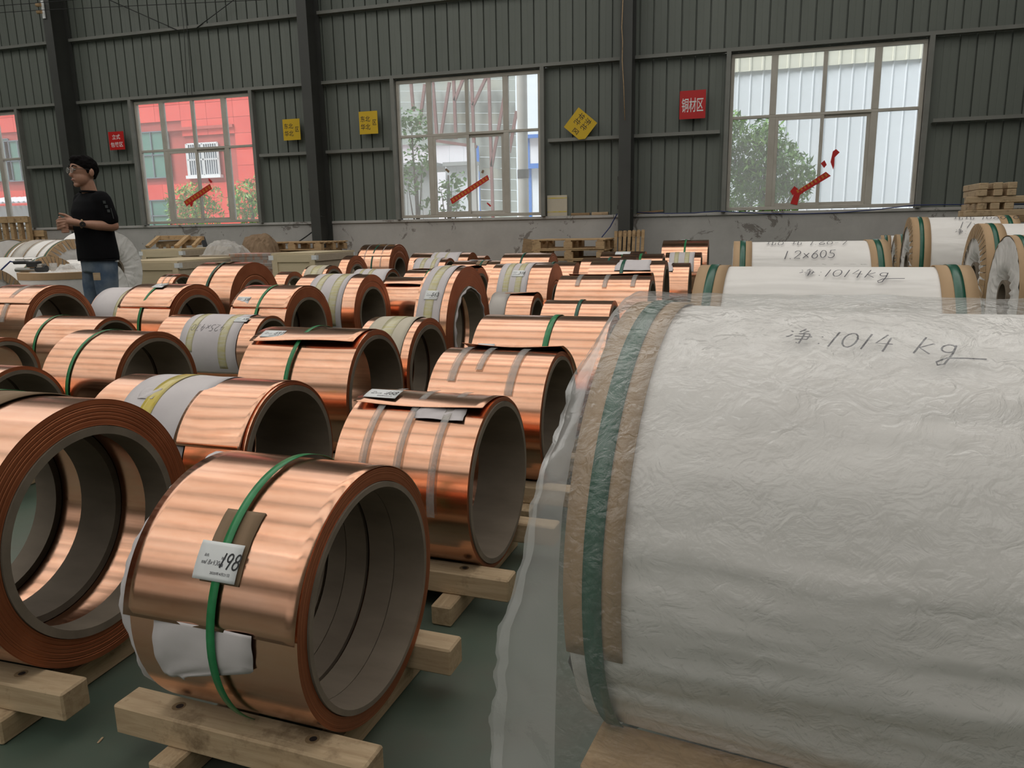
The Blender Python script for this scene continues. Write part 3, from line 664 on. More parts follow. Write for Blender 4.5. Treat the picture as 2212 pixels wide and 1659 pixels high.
place('AA', 'copper coil with blue-grey film round its end beside the tall strapped coil', 'the coil with blue-grey film', [('paper', .55, 1.03, 178, -60, 'paper')], detail=0, core=(.72, .62))
place('AB', 'low copper coil wholly wrapped in white paper with yellow tape marks', 'the low white-wrapped coil', [('paper', .0, 1.02, 178, -60, 'paper', .004), ('ytape', .18, .26, 110, 30), ('ytape', .45, .56, 110, 30)], detail=0)
place('AC', 'copper coil with white paper and two yellow tapes before the far coils', 'the white-papered coil with two tapes', [('paper', .05, .80, 178, -40), ('ytape', .25, .38, 130, 20), ('ytape', .58, .7, 130, 20)], detail=0)
place('AD', 'long copper coil half covered by spotted white paper near the wall', 'the long coil with spotted paper', [('paper', .36, .84, 178, -40), ('ytape', .42, .45, 130, 20), ('ytape', .6, .63, 130, 20)], detail=0, core=(.7, .6))
place('AE', 'bare copper coil beside the long spotted-paper coil', 'the bare coil beside the spotted-paper coil', [], detail=0, core=(.75, .65))
place('AF', 'copper coil with pale card under its strap and white paper on top', 'the coil with card under its strap', [('torn', .3, .75, 100, 82, .01), ('strap', .6, .02, 'dstrap', .008), ('card', .5, .72, 82, 58)], detail=0)
place('AG', 'narrow copper coil with dark curled sheet end behind the tall tissue-wrapped coil', 'the narrow coil with a curled end', [('flap', 0, 1, 88, .02, 150)], detail=0, core=(.8, .7))
place('AH', 'copper coil with green strap behind the thick tissue-sleeved coil', 'the strapped coil behind the tissue-sleeved coil', [('strap', .8, .025), ('flap', 0, 1, 95, .01, 150)], detail=0)
place('AI', 'copper coil with white and yellow taped paper under shiny film, solid red end', 'the coil with film-covered paper', [('paper', .16, .66, 178, -30), ('ytape', .26, .36, 130, 10), ('ytape', .46, .56, 130, 10), ('label', .48, 52, '376', .1, .07, .007)], core=(.50, .44))
place('AJ', 'copper coil with shiny film over half and sheet lip on top', 'the coil half covered in film', [('paper', .02, .42, 150, -20), ('ctape', .02, .42, 150, -20, .006), ('flap', .3, 1.02, 76, .014, 140)], core=(.85, .77))
place('AK', 'copper coil with a cone-like end behind the film-papered coil', 'the cone-ended coil', [('strap', .55, .02, 'dstrap')], detail=0, core=(.55, .48))
place('AL', 'copper coil with thin green strap in front of the stacked pallets', 'the coil before the stacked pallets', [('strap', .42, .02, 'dstrap')], detail=0, core=(.6, .5))
place('AM', 'copper coil with torn white paper under dark green strap, dented right end', 'the coil with torn paper on top', [('torn', .36, .82, 98, 52, .02), ('strap', .44, .026, 'dstrap', .008)], core=(.88, .8))
place('AN', 'copper coil with faint green strap behind the torn-paper coil', 'the coil behind the torn-paper coil', [('strap', .5, .02, 'dstrap')], detail=0)
place('AO', 'copper coil with white label on top in front of the leaning pallet', 'the coil before the leaning pallet', [('label', .5, 70, '', .2, .1), ('strap', .5, .025)], detail=0)
place('AP', 'copper coil with a green strap tail sticking up', 'the coil with an upright strap tail', [('strap', .45, .03)], detail=0)
place('AQ', 'tall copper coil with white label and green strap against the rendered wall', 'the tall coil against the wall', [('label', .5, 92, '', .13, .12, .006), ('strap', .5, .026, 'strap', .008)], core=(.75, .68))
place('AR', 'copper coil with white and yellow striped paper beside the tall wall coil', 'the striped-paper coil', [('paper', .12, .82, 140, 10), ('ytape', .26, .38, 130, 20), ('ytape', .55, .68, 130, 20)], detail=0, core=(.85, .77))
place('AS', 'copper coil with crumpled white paper on its left shoulder', 'the coil with crumpled paper', [('torn', .1, .5, 95, 50, .02)], core=(.88, .8))
place('AT', 'copper coil with thin wall between the thick coil and the plain strapped coil', 'the thin-walled coil near the thick one', [], core=(.93, .86), detail=2)
place('AU', 'copper coil with broad grey core behind the low thin-walled one', 'the coil with a broad grey core', [], core=(.9, .8), rings=((0, .2), (.8, 1)), detail=1)
place('AV', 'small copper coil beside the strapped coils by the drum', 'the small coil by the strapped coils', [], core=(.9, .8), detail=1)
# the strap tail standing off one coil

# ---------------------------------------------------------------- fabric-wrapped rolls
from mathutils import noise as MN
ROLLS['W3'] = (2.45, 8.206, .468, .87, -.075)
ROLLS['LW3'] = (-6.52, 6.56, .33, .42, 0.0)
ROLLS['LW5'] = (-5.87, 4.72, .33, .8, 0.0)
ROLLS['LW1'] = (-7.09, 6.77, .435, .65, -.07)
ROLLS['LW2'] = (-6.44, 5.84, .357, .85, -.03)
ROLLS['LW6'] = (-7.98, 6.75, .44, .8, -.05)
ROLLS['W7'] = (2.55, 5.55, .40, .9, -.06)
ROLLZ = {'BIG': .117}
def hit_roll(key, px, py):
    """where a pixel's ray meets the skin of a roll: axial offset and angle"""
    X, Y, R, w, yaw = ROLLS[key]; zc = ROLLZ.get(key, .09) + R; a = Vector((math.cos(yaw), math.sin(yaw), 0)); n = Vector((-math.sin(yaw), math.cos(yaw), 0))
    c = Vector((X, Y, zc)) - a * (w / 2); v = CR * ((px - 1106) / FPX) + CD * ((py - 829.5) / FPX) + CF; p = Vector((0, 0, CAMZ)) - c
    A = v.dot(n) ** 2 + v.z ** 2; B = p.dot(n) * v.dot(n) + p.z * v.z; C_ = p.dot(n) ** 2 + p.z ** 2 - R * R
    q = B * B - A * C_; t = (-B - math.sqrt(max(q, 0))) / A; h = p + v * t
    return h.dot(a), math.degrees(math.atan2(h.z, -h.dot(n)))
def wrap_mesh(R, w, nx, na, amp, seed):
    vs, fs = [], []
    for i in range(nx + 1):
        x = -w / 2 + w * i / nx; e = min(1, min(i, nx - i) / 3)
        for j in range(na):
            a = 2 * math.pi * j / na; ca, sa = math.cos(a), math.sin(a)
            f = MN.noise(Vector((x * 1.6 + seed, a * 6.5 + math.sin(x * 3 + seed) * .6, seed))) + 0.5 * MN.noise(Vector((x * 4, a * 15, seed + 9)))
            low = 0.35 + 0.65 * max(0, min(1, 0.55 - 0.75 * sa))
            r = R - 0.002 + amp * e * low * f
            vs.append((x, -r * ca, r * sa))
    for i in range(nx):
        for j in range(na): fs.append((i * na + j, i * na + (j + 1) % na, (i + 1) * na + (j + 1) % na, (i + 1) * na + j))
    return fix_normals(mesh('fabric_wrap', vs, fs, 'fabric', smooth=True))
def end_mesh(R, Rb, x, s, n, seed, depth=0.03):
    """fabric gathered into pleats over the end and down into the bore"""
    vs, fs = [], []; rr = [1, .9, .78, .64, .5, .36, .3]
    for k, q in enumerate(rr):
        r = Rb + (R - Rb) * max(0, (q - .3) / .7)
        for j in range(n):
            a = 2 * math.pi * j / n; pl = 0.010 * math.sin(j * 2.4 + seed) * (1.2 - q) + 0.008 * MN.noise(Vector((a * 5, q * 4, seed)))
            vs.append((x + s * (pl - (0.0 if k < 5 else 0.05 * (k - 4))), -(r * (1 - .002 * (j % 2))) * math.cos(a), r * math.sin(a)))
    for k in range(len(rr) - 1):
        for j in range(n): fs.append((k * n + j, k * n + (j + 1) % n, (k + 1) * n + (j + 1) % n, (k + 1) * n + j))
    return fix_normals(mesh('pleated_end', vs, fs, 'fabric', smooth=True))
def fabric_roll(key, desc, short, straps=True, boards=True, tabs=(), aend=-18, bw=0.10, texts=(), nx=20, na=96, amp=.007, strapw=.028, boardmat='kraft', tabw=.075, heavy=1.38, board_r=True):
    X, Y, R, w, yaw = ROLLS[key]; zb = ROLLZ.get(key, .09); cx, cy = X - w / 2 * math.cos(yaw), Y - w / 2 * math.sin(yaw); L = (0, 0, R)
    o = thing('fabric_roll', desc, 'wrapped roll', (cx, cy, zb), yaw, 'white fabric-wrapped rolls')
    link('fabric_wrap', wrap_mesh(R, w, nx, na, amp, (len(key) + sum(map(ord, key))) * .37), o, L)
    for s in (-1, 1):
        link('pleated_end', end_mesh(R - .004, R * .30, s * w / 2, s, 72, s + len(key)), o, L)
        link('card_core', ring('card_core', R * .24, R * .30, *sorted((s * w / 2, s * (w / 2 - .12))), 'core', 40), o, L)
        if boards and (s < 0 or board_r):
            x0, x1 = sorted((s * (w / 2 + .002), s * (w / 2 - bw)))
            bd = patch('edge_board', R, x0, x1, 200, aend, boardmat, o, L, 3, 60, .003, off=.002)
            if s in tabs:                # slit border folded over the end
                n = 30; a0, a1 = aend, 200
                for k in range(n):
                    b0 = a0 + (a1 - a0) * (k + .06) / n; b1 = a0 + (a1 - a0) * (k + .94) / n; lean = random.uniform(2, 7)
                    vs = []
                    for xx, t in ((0, 0), (.0025, 0)):
                        for rr, aa in ((R + .004, b0), (R + .004, b1), (R - tabw, b1 + lean * .5), (R - tabw - random.uniform(-.006, .006), b0 + lean)):
                            e = .012 * (R - rr) / tabw
                            vs.append((s * (w / 2 + .004 + xx + e), -rr * math.cos(aa * D2R), rr * math.sin(aa * D2R)))
                    link('edge_tab', fix_normals(mesh('edge_tab', vs, list(BOXF), boardmat)), bd)
        if straps and (s < 0 or board_r):
            xs = s * (w / 2 - bw * .5); patch('strap', R, xs - strapw / 2, xs + strapw / 2, -178, 178, 'dstrap', o, L, 2, 90, .0012, off=.0065)
    for txt, px, py, h, rot, wid in texts:
        xc, ac = hit_roll(key, px, py); ls, tw = strokes(txt, h, .18)
        ribbon('handwriting', ls, wid, on_roll(R, xc, ac, rot, .009), 'pencil', o, L)
    skid(cx, cy, yaw, R, w, short, heavy, extra=-.06 if key == 'BIG' else .1, mat='pallet' if key == 'BIG' else 'beam')
    return o
fabric_roll('BIG', 'white fabric roll under clear plastic, brown edge board and handwritten 1014 kg', 'the plastic-covered white roll', texts=[('J:1014 kg', 1688, 752, .040, -.06, .0026)], nx=48, na=200, amp=.012, strapw=.028, bw=.082, aend=-15, heavy=1.8)
fabric_roll('W1', 'white fabric roll behind the plastic-covered one, marked 1014 kg between brown edge boards', 'the white roll behind the plastic-covered one',
            texts=[('J:1014kg', 1722, 601, .062, -.03, .0035), ('-1.x x5 1', 1757, 575, .05, -.03, .003)], nx=30, na=120, strapw=.032, bw=.11)
fabric_roll('W2', 'white fabric roll marked 1.2x605 between brown edge boards near the rendered wall', 'the white roll marked with a size', texts=[('1.2x605', 1692, 562, .075, .03, .005), ('b0 b', 1652, 533, .07, 0, .004), ('1.60-7', 1748, 532, .07, 0, .004)], strapw=.034, bw=.11)
fabric_roll('W3', 'tall white fabric roll below the stacked timber with slit brown border', 'the tall white roll below the stacked timber', tabs=(-1,), texts=[('bb 1060-0', 2058, 477, .09, 0, .005), ('17x', 2072, 494, .10, 0, .005), ('J:', 2062, 508, .07, 0, .004)], strapw=.036, bw=.15, tabw=.09)
fabric_roll('W4', 'white fabric roll with slit brown border and green strap, crumpled paper end', 'the white roll with the crumpled end', tabs=(-1,), aend=-20, strapw=.036, bw=.15, tabw=.11)
fabric_roll('W5', 'farthest white roll with brown edge against the rendered wall', 'the farthest white roll', strapw=.04, bw=.13, nx=10, na=60)
fabric_roll('W6', 'white roll with slit brown edge between the farthest roll and the tall roll', 'the white roll beside the farthest roll', tabs=(-1,), strapw=.04, bw=.13, nx=10, na=60)
fabric_roll('W7', 'white roll with brown end in front of the crumpled-end roll', 'the white roll before the crumpled-end one', bw=.10)
fabric_roll('LW1', 'white roll with slit brown border and clear taped middle left of the man', 'the clear-taped white roll', tabs=(1,), tabw=.10, bw=.05, strapw=.02)
fabric_roll('LW2', 'lower white roll with slit brown border behind the strapping tool', 'the white roll behind the strapping tool', tabs=(1,), tabw=.085, bw=.05, strapw=.02)
fabric_roll('LW3', 'short white roll without edge boards behind the man', 'the short white roll behind the man', boards=False, straps=False)
fabric_roll('LW4', 'biggest white roll with pleated white end behind the man', 'the biggest white roll behind the man', boards=False, straps=False)
fabric_roll('LW5', 'white roll with brown slit border in front of the upright drum', 'the white roll before the drum', tabs=(1,), bw=.05, strapw=.02)
fabric_roll('LW6', 'white roll with brown band behind the clear-taped white roll', 'the white roll behind the taped one', bw=.06)
# thin olive tapes round the clear-taped roll
r1 = [o for o in COL.objects if o.name.startswith('fabric_roll') and 'clear taped' in o.get('label', '')][0]
for xx in (-.22, -.03, .17): patch('tape', ROLLS['LW1'][2], xx, xx + .014, 178, -60, 'pallet_d', r1, (0, 0, ROLLS['LW1'][2]), 2, 50, .001, off=.007)
patch('tape', ROLLS['LW1'][2], -.2, -.04, 150, 10, 'ctape', r1, (0, 0, ROLLS['LW1'][2]), 3, 30, .001, off=.007)

# the clear sheet thrown over the nearest roll
def plastic_sheet():
    X, Y, R, w, yaw = ROLLS['BIG']; zb = ROLLZ['BIG']; cx, cy = X - w / 2 * math.cos(yaw), Y - w / 2 * math.sin(yaw)
    o = thing('plastic_sheet', 'clear wrinkled plastic sheet draped over the nearest white roll', 'plastic sheet', (cx, cy, 0), yaw)
    nv, nu = 150, 120; vs, fs = [], []; zc = zb + R; Rs = R + .016
    arc_len = Rs * (150 - 0) * D2R; tot = arc_len + zc
    for j in range(nv + 1):
        s = tot * j / nv
        if s < arc_len:
            a = 150 * D2R - s / Rs; y0, z0, ny, nz = -Rs * math.cos(a), zc + Rs * math.sin(a), -math.cos(a), math.sin(a)
        else:
            d = s - arc_len; y0, z0, ny, nz = -Rs - .02 * min(1, d / .3), zc - d, -1, 0
        z0 = max(z0, .004)
        deg = 150 - s / Rs / D2R
        t = max(0, min(1, s / tot))
        skirt = .012 + .020 * max(0, min(1, (110 - deg) / 60)) + .028 * max(0, min(1, (40 - deg) / 50)) + .042 * max(0, min(1, (10 - deg) / 40)) - .075 * max(0, min(1, (-40 - deg) / 40))
        skirt += .010 * MN.noise(Vector((s * 9, 3.1, 0))) + .005 * MN.noise(Vector((s * 40, 1.1, 0)))
        for i in range(nu + 1):
            ns = 16; xx = -w / 2 - skirt * (1 - i / ns) if i <= ns else -w / 2 + (w + .05) * ((i - ns) / (nu - ns)) ** 1.2
            dx = max(0, (-w / 2 - xx)) / max(skirt, .001)
            f = MN.noise(Vector((xx * 7, s * 7, 1.7))) * .006 + MN.noise(Vector((xx * 19, s * 15, 4))) * .0035
            fold = .010 * max(0, math.sin(xx * 5 - s * 3.0)) * (1 if deg < 30 else .2)
            g = .004 + abs(f) + fold * .6 + (.03 * MN.noise(Vector((s * 6, xx * 4, 2))) * dx if dx > 0 else 0)
            if deg < 20: g += .02 * max(0, MN.noise(Vector((xx * 3.3, 8, s * 1.2))))
            drop = .045 * dx * dx * max(0, min(1, (deg - 10) / 80))
            vs.append((xx, y0 + ny * g, max(.003, z0 + nz * g - drop)))
    k = nu + 1
    for j in range(nv):
        for i in range(nu): fs.append((j * k + i, j * k + i + 1, (j + 1) * k + i + 1, (j + 1) * k + i))
    link('sheet', mesh('sheet', vs, fs, ['film', 'milky'], [1 if i < 16 else 0 for j in range(nv) for i in range(nu)], True), o)
    # torn, doubled hem along the free edge
    hem = [Vector(vs[j * k]) for j in range(30, nv + 1)]
    hv, hf = [], []
    for j, p in enumerate(hem):
        q = Vector(vs[(j + 30) * k + 4]); d = (q - p); hv += [tuple(p + Vector((-.003 + .004 * MN.noise(Vector((j * .4, 0, 0))), -.004, 0))), tuple(p + d * (.8 + .4 * MN.noise(Vector((j * .15, 5, 0)))) + Vector((0, -.006, 0)))]
    for j in range(len(hem) - 1): hf.append((2 * j, 2 * j + 1, 2 * j + 3, 2 * j + 2))
    link('torn_hem', mesh('torn_hem', hv, hf, 'milky', smooth=True), o)
plastic_sheet()

# upright drum with the strapping tool on it
DX, DY, DR = -6.02, 5.62, .385
DZ = at(97, 590, Y=5.3).z
dr = thing('upright_drum', 'upright white-wrapped roll with brown top band carrying the strapping tool', 'wrapped roll', (DX, DY, 0))
vs, fs = revolve([(.0, DR - .004), (.2, DR + .004), (.45, DR - .003), (DZ - .05, DR)], 64, 'z'); link('fabric_wrap', mesh('fabric_wrap', vs, fs, 'fabric', smooth=True), dr)
vs, fs = revolve([(DZ - .06, DR), (DZ - .06, DR + .006), (DZ, DR + .006), (DZ, DR - .09)], 64, 'z'); link('edge_board', mesh('edge_board', vs, fs, 'kraft'), dr)
vs, fs = revolve([(DZ, DR - .09), (DZ - .003, .001)], 64, 'z'); link('fabric_top', mesh('fabric_top', vs, fs, 'fabric'), dr)

# ---------------------------------------------------------------- tool, cup and film on the drum
def top_of_drum(px, py): return at(px, py, z=DZ)
p = top_of_drum(68, 588)
tl = thing('strapping_tool', 'grey pneumatic strapping tool with blue hose on the upright drum', 'tool', (p.x, p.y, DZ + .001), .1)
def cyl(name, x0, x1, r, mat, parent, z, y=0, n=18):
    vs, fs = revolve([(x0, 0.0005), (x0, r), (x1, r), (x1, 0.0005)], n); return link(name, fix_normals(mesh(name, vs, fs, mat, smooth=False)), parent, (0, y, z))
cyl('motor', -.16, .06, .020, 'steel', tl, .021); cyl('end_cap', .06, .13, .026, 'rubber', tl, .026); cyl('knob', .13, .165, .030, 'rubber', tl, .03)
box('body', -.02, .10, -.035, .035, .045, .10, 'rubber', tl, .008); box('gripper', .08, .15, -.03, .03, .04, .075, 'steel', tl, .005)
cyl('grip', -.17, -.02, .016, 'rubber', tl, .088); box('hand_lever', -.15, .02, -.012, .012, .108, .12, 'steel', tl, .003)
tube('air_hose', [(-.16, 0, .088), (-.2, -.01, .10), (-.24, -.03, .06), (-.29, -.1, -.02), (-.30, -.17, -.16), (-.32, -.19, -.3)], .007, 'blue', tl)
tube('coiled_wire', [(.0 + .06 * math.cos(t * .5), .02 * math.sin(t), .11 + .03 * math.sin(t * .5)) for t in range(14)], .002, 'label', tl, 6)
p = top_of_drum(117, 586)
vs, fs = revolve([(0, .002), (0, .026), (.075, .034), (.073, .032), (.004, .024), (.004, .002)], 24, 'z')
tag(link('plastic_cup', mesh('plastic_cup', vs, fs, 'ctape', smooth=True), None, (p.x, p.y, DZ + .001)), 'small clear plastic cup on the drum beside the strapping tool', 'cup')
def crumple(name, loc, sx, sy, sz, mat, seed, n=22, rough=.35):
    """crumpled film heap"""
    vs, fs = [], []
    for i in range(n + 1):
        for j in range(n + 1):
            u, v = i / n * 2 - 1, j / n * 2 - 1; e = max(0, 1 - (u * u + v * v)) ** .6
            q = MN.noise(Vector((u * 2.3 + seed, v * 2.3, seed))) + .6 * MN.noise(Vector((u * 6, v * 6, seed + 3)))
            vs.append((u * sx * (1 + .15 * q), v * sy * (1 + .15 * q), max(0.0005, sz * e * (1 - rough + 2 * rough * (q * .5 + .5)))))
    k = n + 1
    for i in range(n):
        for j in range(n): fs.append((i * k + j, (i + 1) * k + j, (i + 1) * k + j + 1, i * k + j + 1))
    return link(name, mesh(name, vs, fs, mat), None, loc)
p = top_of_drum(150, 587)
tag(crumple('crumpled_film', (p.x, p.y + .02, DZ + .001), .15, .10, .075, 'milky', 3.3), 'crumpled clear film lying on the drum beside the plastic cup', 'plastic film')

# ---------------------------------------------------------------- signs on the wall
def sign(name, label, px, py, w, h, mat, lines, ink, rot=0.0, clip=None, y=WY - .115):
    c = at(px, py, Y=y); o = thing(name, label, 'sign', (c.x, c.y, c.z)); cs, sn = math.cos(rot), math.sin(rot)
    pl = lambda u, v, d=0.0: (u * cs - v * sn, -d, u * sn + v * cs)
    out = clip or [(-w / 2, -h / 2), (w / 2, -h / 2), (w / 2, h / 2), (-w / 2, h / 2)]; n = len(out)
    vs = [pl(u, v, .004) for u, v in out] + [pl(u, v, -.002) for u, v in out]
    link('board', fix_normals(mesh('board', vs, [tuple(range(n)), tuple(range(2 * n - 1, n - 1, -1))] + [(i, (i + 1) % n, n + (i + 1) % n, n + i) for i in range(n)], mat)), o)
    for s, u0, v0, tw, th in lines: printed('lettering', s, tw, th, lambda u, v, a=u0, b=v0: pl(a + u, b + v, .0052), ink, o)
    return o
YL = lambda w, h: [('东北', -w * .16, h * .17, w * .52, h * .26), ('华北', -w * .16, -h * .18, w * .52, h * .27), ('区', w * .33, 0, w * .20, h * .24)]
sign('wall_sign', 'red sign with white lettering 立式包装区 beside the man', 252, 304, .385, .36, 'red', [('立式', 0, .075, .2, .10), ('包装区', 0, -.075, .31, .10)], 'white')
sign('wall_sign', 'upright yellow sign with black lettering left of a steel column', 630, 280, .37, .385, 'yellow', YL(.37, .385), 'black')
sign('wall_sign', 'upright yellow sign with black lettering between a column and the poplar window', 796, 265, .375, .40, 'yellow', YL(.375, .40), 'black')
sign('wall_sign', 'yellow sign turned on its corner standing on a wall rail', 1254, 270, .40, .42, 'yellow', YL(.40, .42), 'black', rot=-130 * D2R,
     clip=[(-.2, -.21), (.2, -.21), (.2, .13), (.125, .21), (-.2, .21)])
sign('wall_sign', 'red sign with large white lettering 铜材区 beside the tree window', 1496, 226, .415, .44, 'red', [('铜材区', 0, -.005, .345, .22)], 'white')

# ---------------------------------------------------------------- red paper banners stuck on the panes
def flat_poly(name, pts, Y, mat, parent=None, th=.0008):
    q = [at(x, y, Y=Y) for x, y in pts]; n = len(q); vs = [tuple(v) for v in q] + [(v.x, v.y + th, v.z) for v in q]
    return link(name, fix_normals(mesh(name, vs, [tuple(range(n)), tuple(range(2 * n - 1, n - 1, -1))] + [(i, (i + 1) % n, n + (i + 1) % n, n + i) for i in range(n)], mat)), parent)
BY = WY - .022
def banner(label, pts, p0, p1, n, scraps=()):
    o = thing('paper_banner', label, 'banner'); flat_poly('paper_strip', pts, BY, 'banner', o)
    for k in range(n):                     # faded gold characters
        f = (k + .7) / (n + .4); x = p0[0] + (p1[0] - p0[0]) * f; y = p0[1] + (p1[1] - p0[1]) * f; r = 2.6
        d = math.atan2(p1[1] - p0[1], p1[0] - p0[0]); c, s = math.cos(d), math.sin(d)
        T = lambda u, v: (x + u * c - v * s, y + u * s + v * c)
        for a, b in (((-r, -r), (r, -r)), ((-r, r), (r, r)), ((0, -r), (0, r)), ((-r, 0), (r, .3))):
            dx, dy = b[0] - a[0], b[1] - a[1]; l = math.hypot(dx, dy); nx, ny = -dy / l * .42, dx / l * .42
            flat_poly('gold_character', [T(a[0] + nx, a[1] + ny), T(b[0] + nx, b[1] + ny), T(b[0] - nx, b[1] - ny), T(a[0] - nx, a[1] - ny)], BY - .0012, 'gold', o, .0004)
    for sc in scraps: flat_poly('paper_scrap', sc, BY, 'banner', o)
    return o
banner('slanting red paper banner with gold characters on the red building window', [(397, 435), (453, 397), (458, 408), (403, 446)], (399, 440), (456, 402), 9, [[(410, 440), (417, 437), (416, 444), (412, 447)], [(450, 384), (459, 392), (456, 396), (451, 391)]])
banner('slanting red paper banner with gold characters on the poplar window', [(972, 430), (1053, 378), (1057, 388), (977, 441)], (975, 435), (1055, 383), 12, [[(1051, 439), (1053, 437), (1061, 444), (1059, 447)]])
banner('crooked red paper banner with torn pieces on the tree window', [(1707, 440), (1716, 417), (1724, 411), (1784, 371), (1795, 380), (1738, 414), (1728, 421), (1722, 443)], (1718, 416), (1790, 375), 9,
       [[(1707, 413), (1716, 402), (1724, 408), (1724, 412), (1712, 422)], [(1773, 353), (1781, 346), (1786, 356), (1780, 363)], [(1799, 327), (1806, 322), (1814, 329), (1803, 340), (1802, 358), (1800, 367), (1794, 350)]])
o = tag(flat_poly('paper_scrap', [(961, 367), (964, 363), (971, 370), (969, 374)], BY, 'card'), 'small brown paper scrap on the poplar window left sash', 'scrap')
o = tag(flat_poly('paper_scrap', [(1039, 373), (1042, 367), (1046, 368), (1044, 375)], BY, 'card'), 'small tan paper scrap above the banner on the poplar window', 'scrap')

# ---------------------------------------------------------------- crates
def crate(label, x0, x1, y0, y1, z1, z0=0.0, battens=True):
    cx, cy = (x0 + x1) / 2, (y0 + y1) / 2; w, d, h = x1 - x0, y1 - y0, z1 - z0
    o = thing('plywood_crate', label, 'crate', (cx, cy, z0), 0, 'plywood crates'); a, b = w / 2, d / 2
    box('front_board', -a, a, -b, -b + .012, 0, h - .02, 'ply', o); box('back_board', -a, a, b - .012, b, 0, h - .02, 'ply', o)
    box('side_board', -a, -a + .012, -b + .012, b - .012, 0, h - .02, 'ply_side', o); box('side_board', a - .012, a, -b + .012, b - .012, 0, h - .02, 'ply_side', o)
    box('lid', -a - .01, a + .01, -b - .01, b + .01, h - .02, h, 'ply', o)
    t = .018
    for xx in ((-a, -a + .09), (a - .09, a)): box('batten', xx[0], xx[1], -b - t, -b, 0, h - .021, 'ply', o, .002)
    box('batten', -a + .09, a - .09, -b - t, -b, h - .021 - .11, h - .021, 'ply', o, .002); box('batten', -a + .09, a - .09, -b - t, -b, 0, .1, 'ply', o, .002)
    box('batten', a, a + t, -b, b, h - .021 - .1, h - .021, 'ply_side', o, .002)
    for xx in (-a, a):                     # folded tin corner clips; white colour stands in for their bright reflection
        box('corner_clip', xx - .05, xx + .03, -b - t - .003, -b - t + .002, h - .10, h - .035, 'label', o, .001)
    box('corner_clip', a + t - .002, a + t + .003, -b - t, -b + .06, h - .10, h - .035, 'label', o, .001); box('corner_clip', a + t - .002, a + t + .003, b - .05, b, h - .08, h - .03, 'label', o, .001)
    return o
c = at(384, 563, Y=8.75); l_ = at(250, 560, Y=8.75); crate('largest plywood crate with framed front and tin corners behind the man', l_.x, c.x, 8.75, 10.1, c.z)
c = at(390, 538, Y=10.6); l_ = at(306, 538, Y=10.6); crate('plywood crate carrying the open wooden frame behind the largest crate', l_.x, c.x + .02, 10.6, 11.9, c.z)
c = at(680, 546, Y=9.6); l_ = at(587, 545, Y=9.6); crate('plywood crate beside the stacked metal strips with pallets behind', l_.x, c.x, 9.6, 10.75, c.z)
# stacked shiny strip bundle
a_, b_ = at(494, 548, Y=9.7), at(588, 547, Y=9.7)
st = thing('strip_stack', 'stack of shiny metal strips between two plywood crates', 'metal stack', ((a_.x + b_.x) / 2, 9.95, 0)); hw = (b_.x - a_.x) / 2
box('timber_base', -hw, hw, -.25, .25, 0, .1, 'pallet', st)
n = 13
for k in range(n):
    z0 = .1 + (a_.z - .1) * k / n; z1 = .1 + (a_.z - .1) * (k + .94) / n; j = random.uniform(-.02, .02)
    box('strip_bundle', -hw + j, hw + j, -.25 + j * .5, .25 + j * .5, z0, z1, 'sheetpile', st, .002)

# ---------------------------------------------------------------- pallets and timber by the wall
def pallet(label, loc, rot=(0, 0, 0), L=1.2, W=1.0, nd=7, mat='pallet', boards=True, group=None, bh=.085):
    o = tag(link('wooden_pallet', None, None, loc, rot), label, 'pallet', group); t = .02
    for s in (-1, 0, 1):
        yy = s * (W / 2 - .05); box('bottom_board', -L / 2, L / 2, yy - .05, yy + .05, 0, t, mat, o, .002)
        for q in (-1, 0, 1): box('block', q * (L / 2 - .07) - .07, q * (L / 2 - .07) + .07, yy - .05, yy + .05, t, t + bh, mat, o, .003)
    for q in (-1, 0, 1): xx = q * (L / 2 - .07); box('stringer_board', xx - .05, xx + .05, -W / 2, W / 2, t + bh, t + bh + t, mat, o, .002)
    for k in range(nd):
        yy = -W / 2 + .05 + (W - .1) * k / (nd - 1); box('deck_board', -L / 2 - .02, L / 2 + .02, yy - .045, yy + .045, 2 * t + bh, 3 * t + bh, mat, o, .002)
    return o
for k in range(5):
    zz = .0 + k * .162
    pallet(('lowest', 'second lowest', 'middle', 'second highest', 'topmost')[k] + ' pallet of the stack beside the slatted upright pallet',
           (at(1243, 530, Y=12.5).x + random.uniform(-.03, .03), 12.5, zz), (0, 0, random.uniform(-.03, .03)), 1.18, 1.0, 7, 'pallet', group='pallets stacked by the wall', bh=.10)
# slatted pallet standing on edge against the column
b0, b1 = at(1327, 545, Y=12.72), at(1386, 495, Y=12.72)
sp = thing('wooden_pallet', 'slatted pallet standing upright against the steel column', 'pallet', ((b0.x + b1.x) / 2, 12.72, 0)); hw = (b1.x - b0.x) / 2; hh = b1.z
for k in range(7):
    xx = -hw + 2 * hw * k / 6; lean = .035
    box('slat', xx - .025, xx + .025, -.05, -.03, 0, hh - .01 * (6 - k) * .5, 'pallet', sp, .002, (0, 0, 0), (0, lean, 0))
for z in (.1, .3, .5):
    for k in range(7):
        if (k + int(z * 10)) % 2: xx = -hw + 2 * hw * k / 6; box('block', xx - .03, xx + .03, -.03, .05, z, z + .1, 'pallet', sp, .002)
for z in (.12, hh * .5, hh - .12): box('rail', -hw, hw, .05, .07, z, z + .09, 'pallet_d', sp, .002)
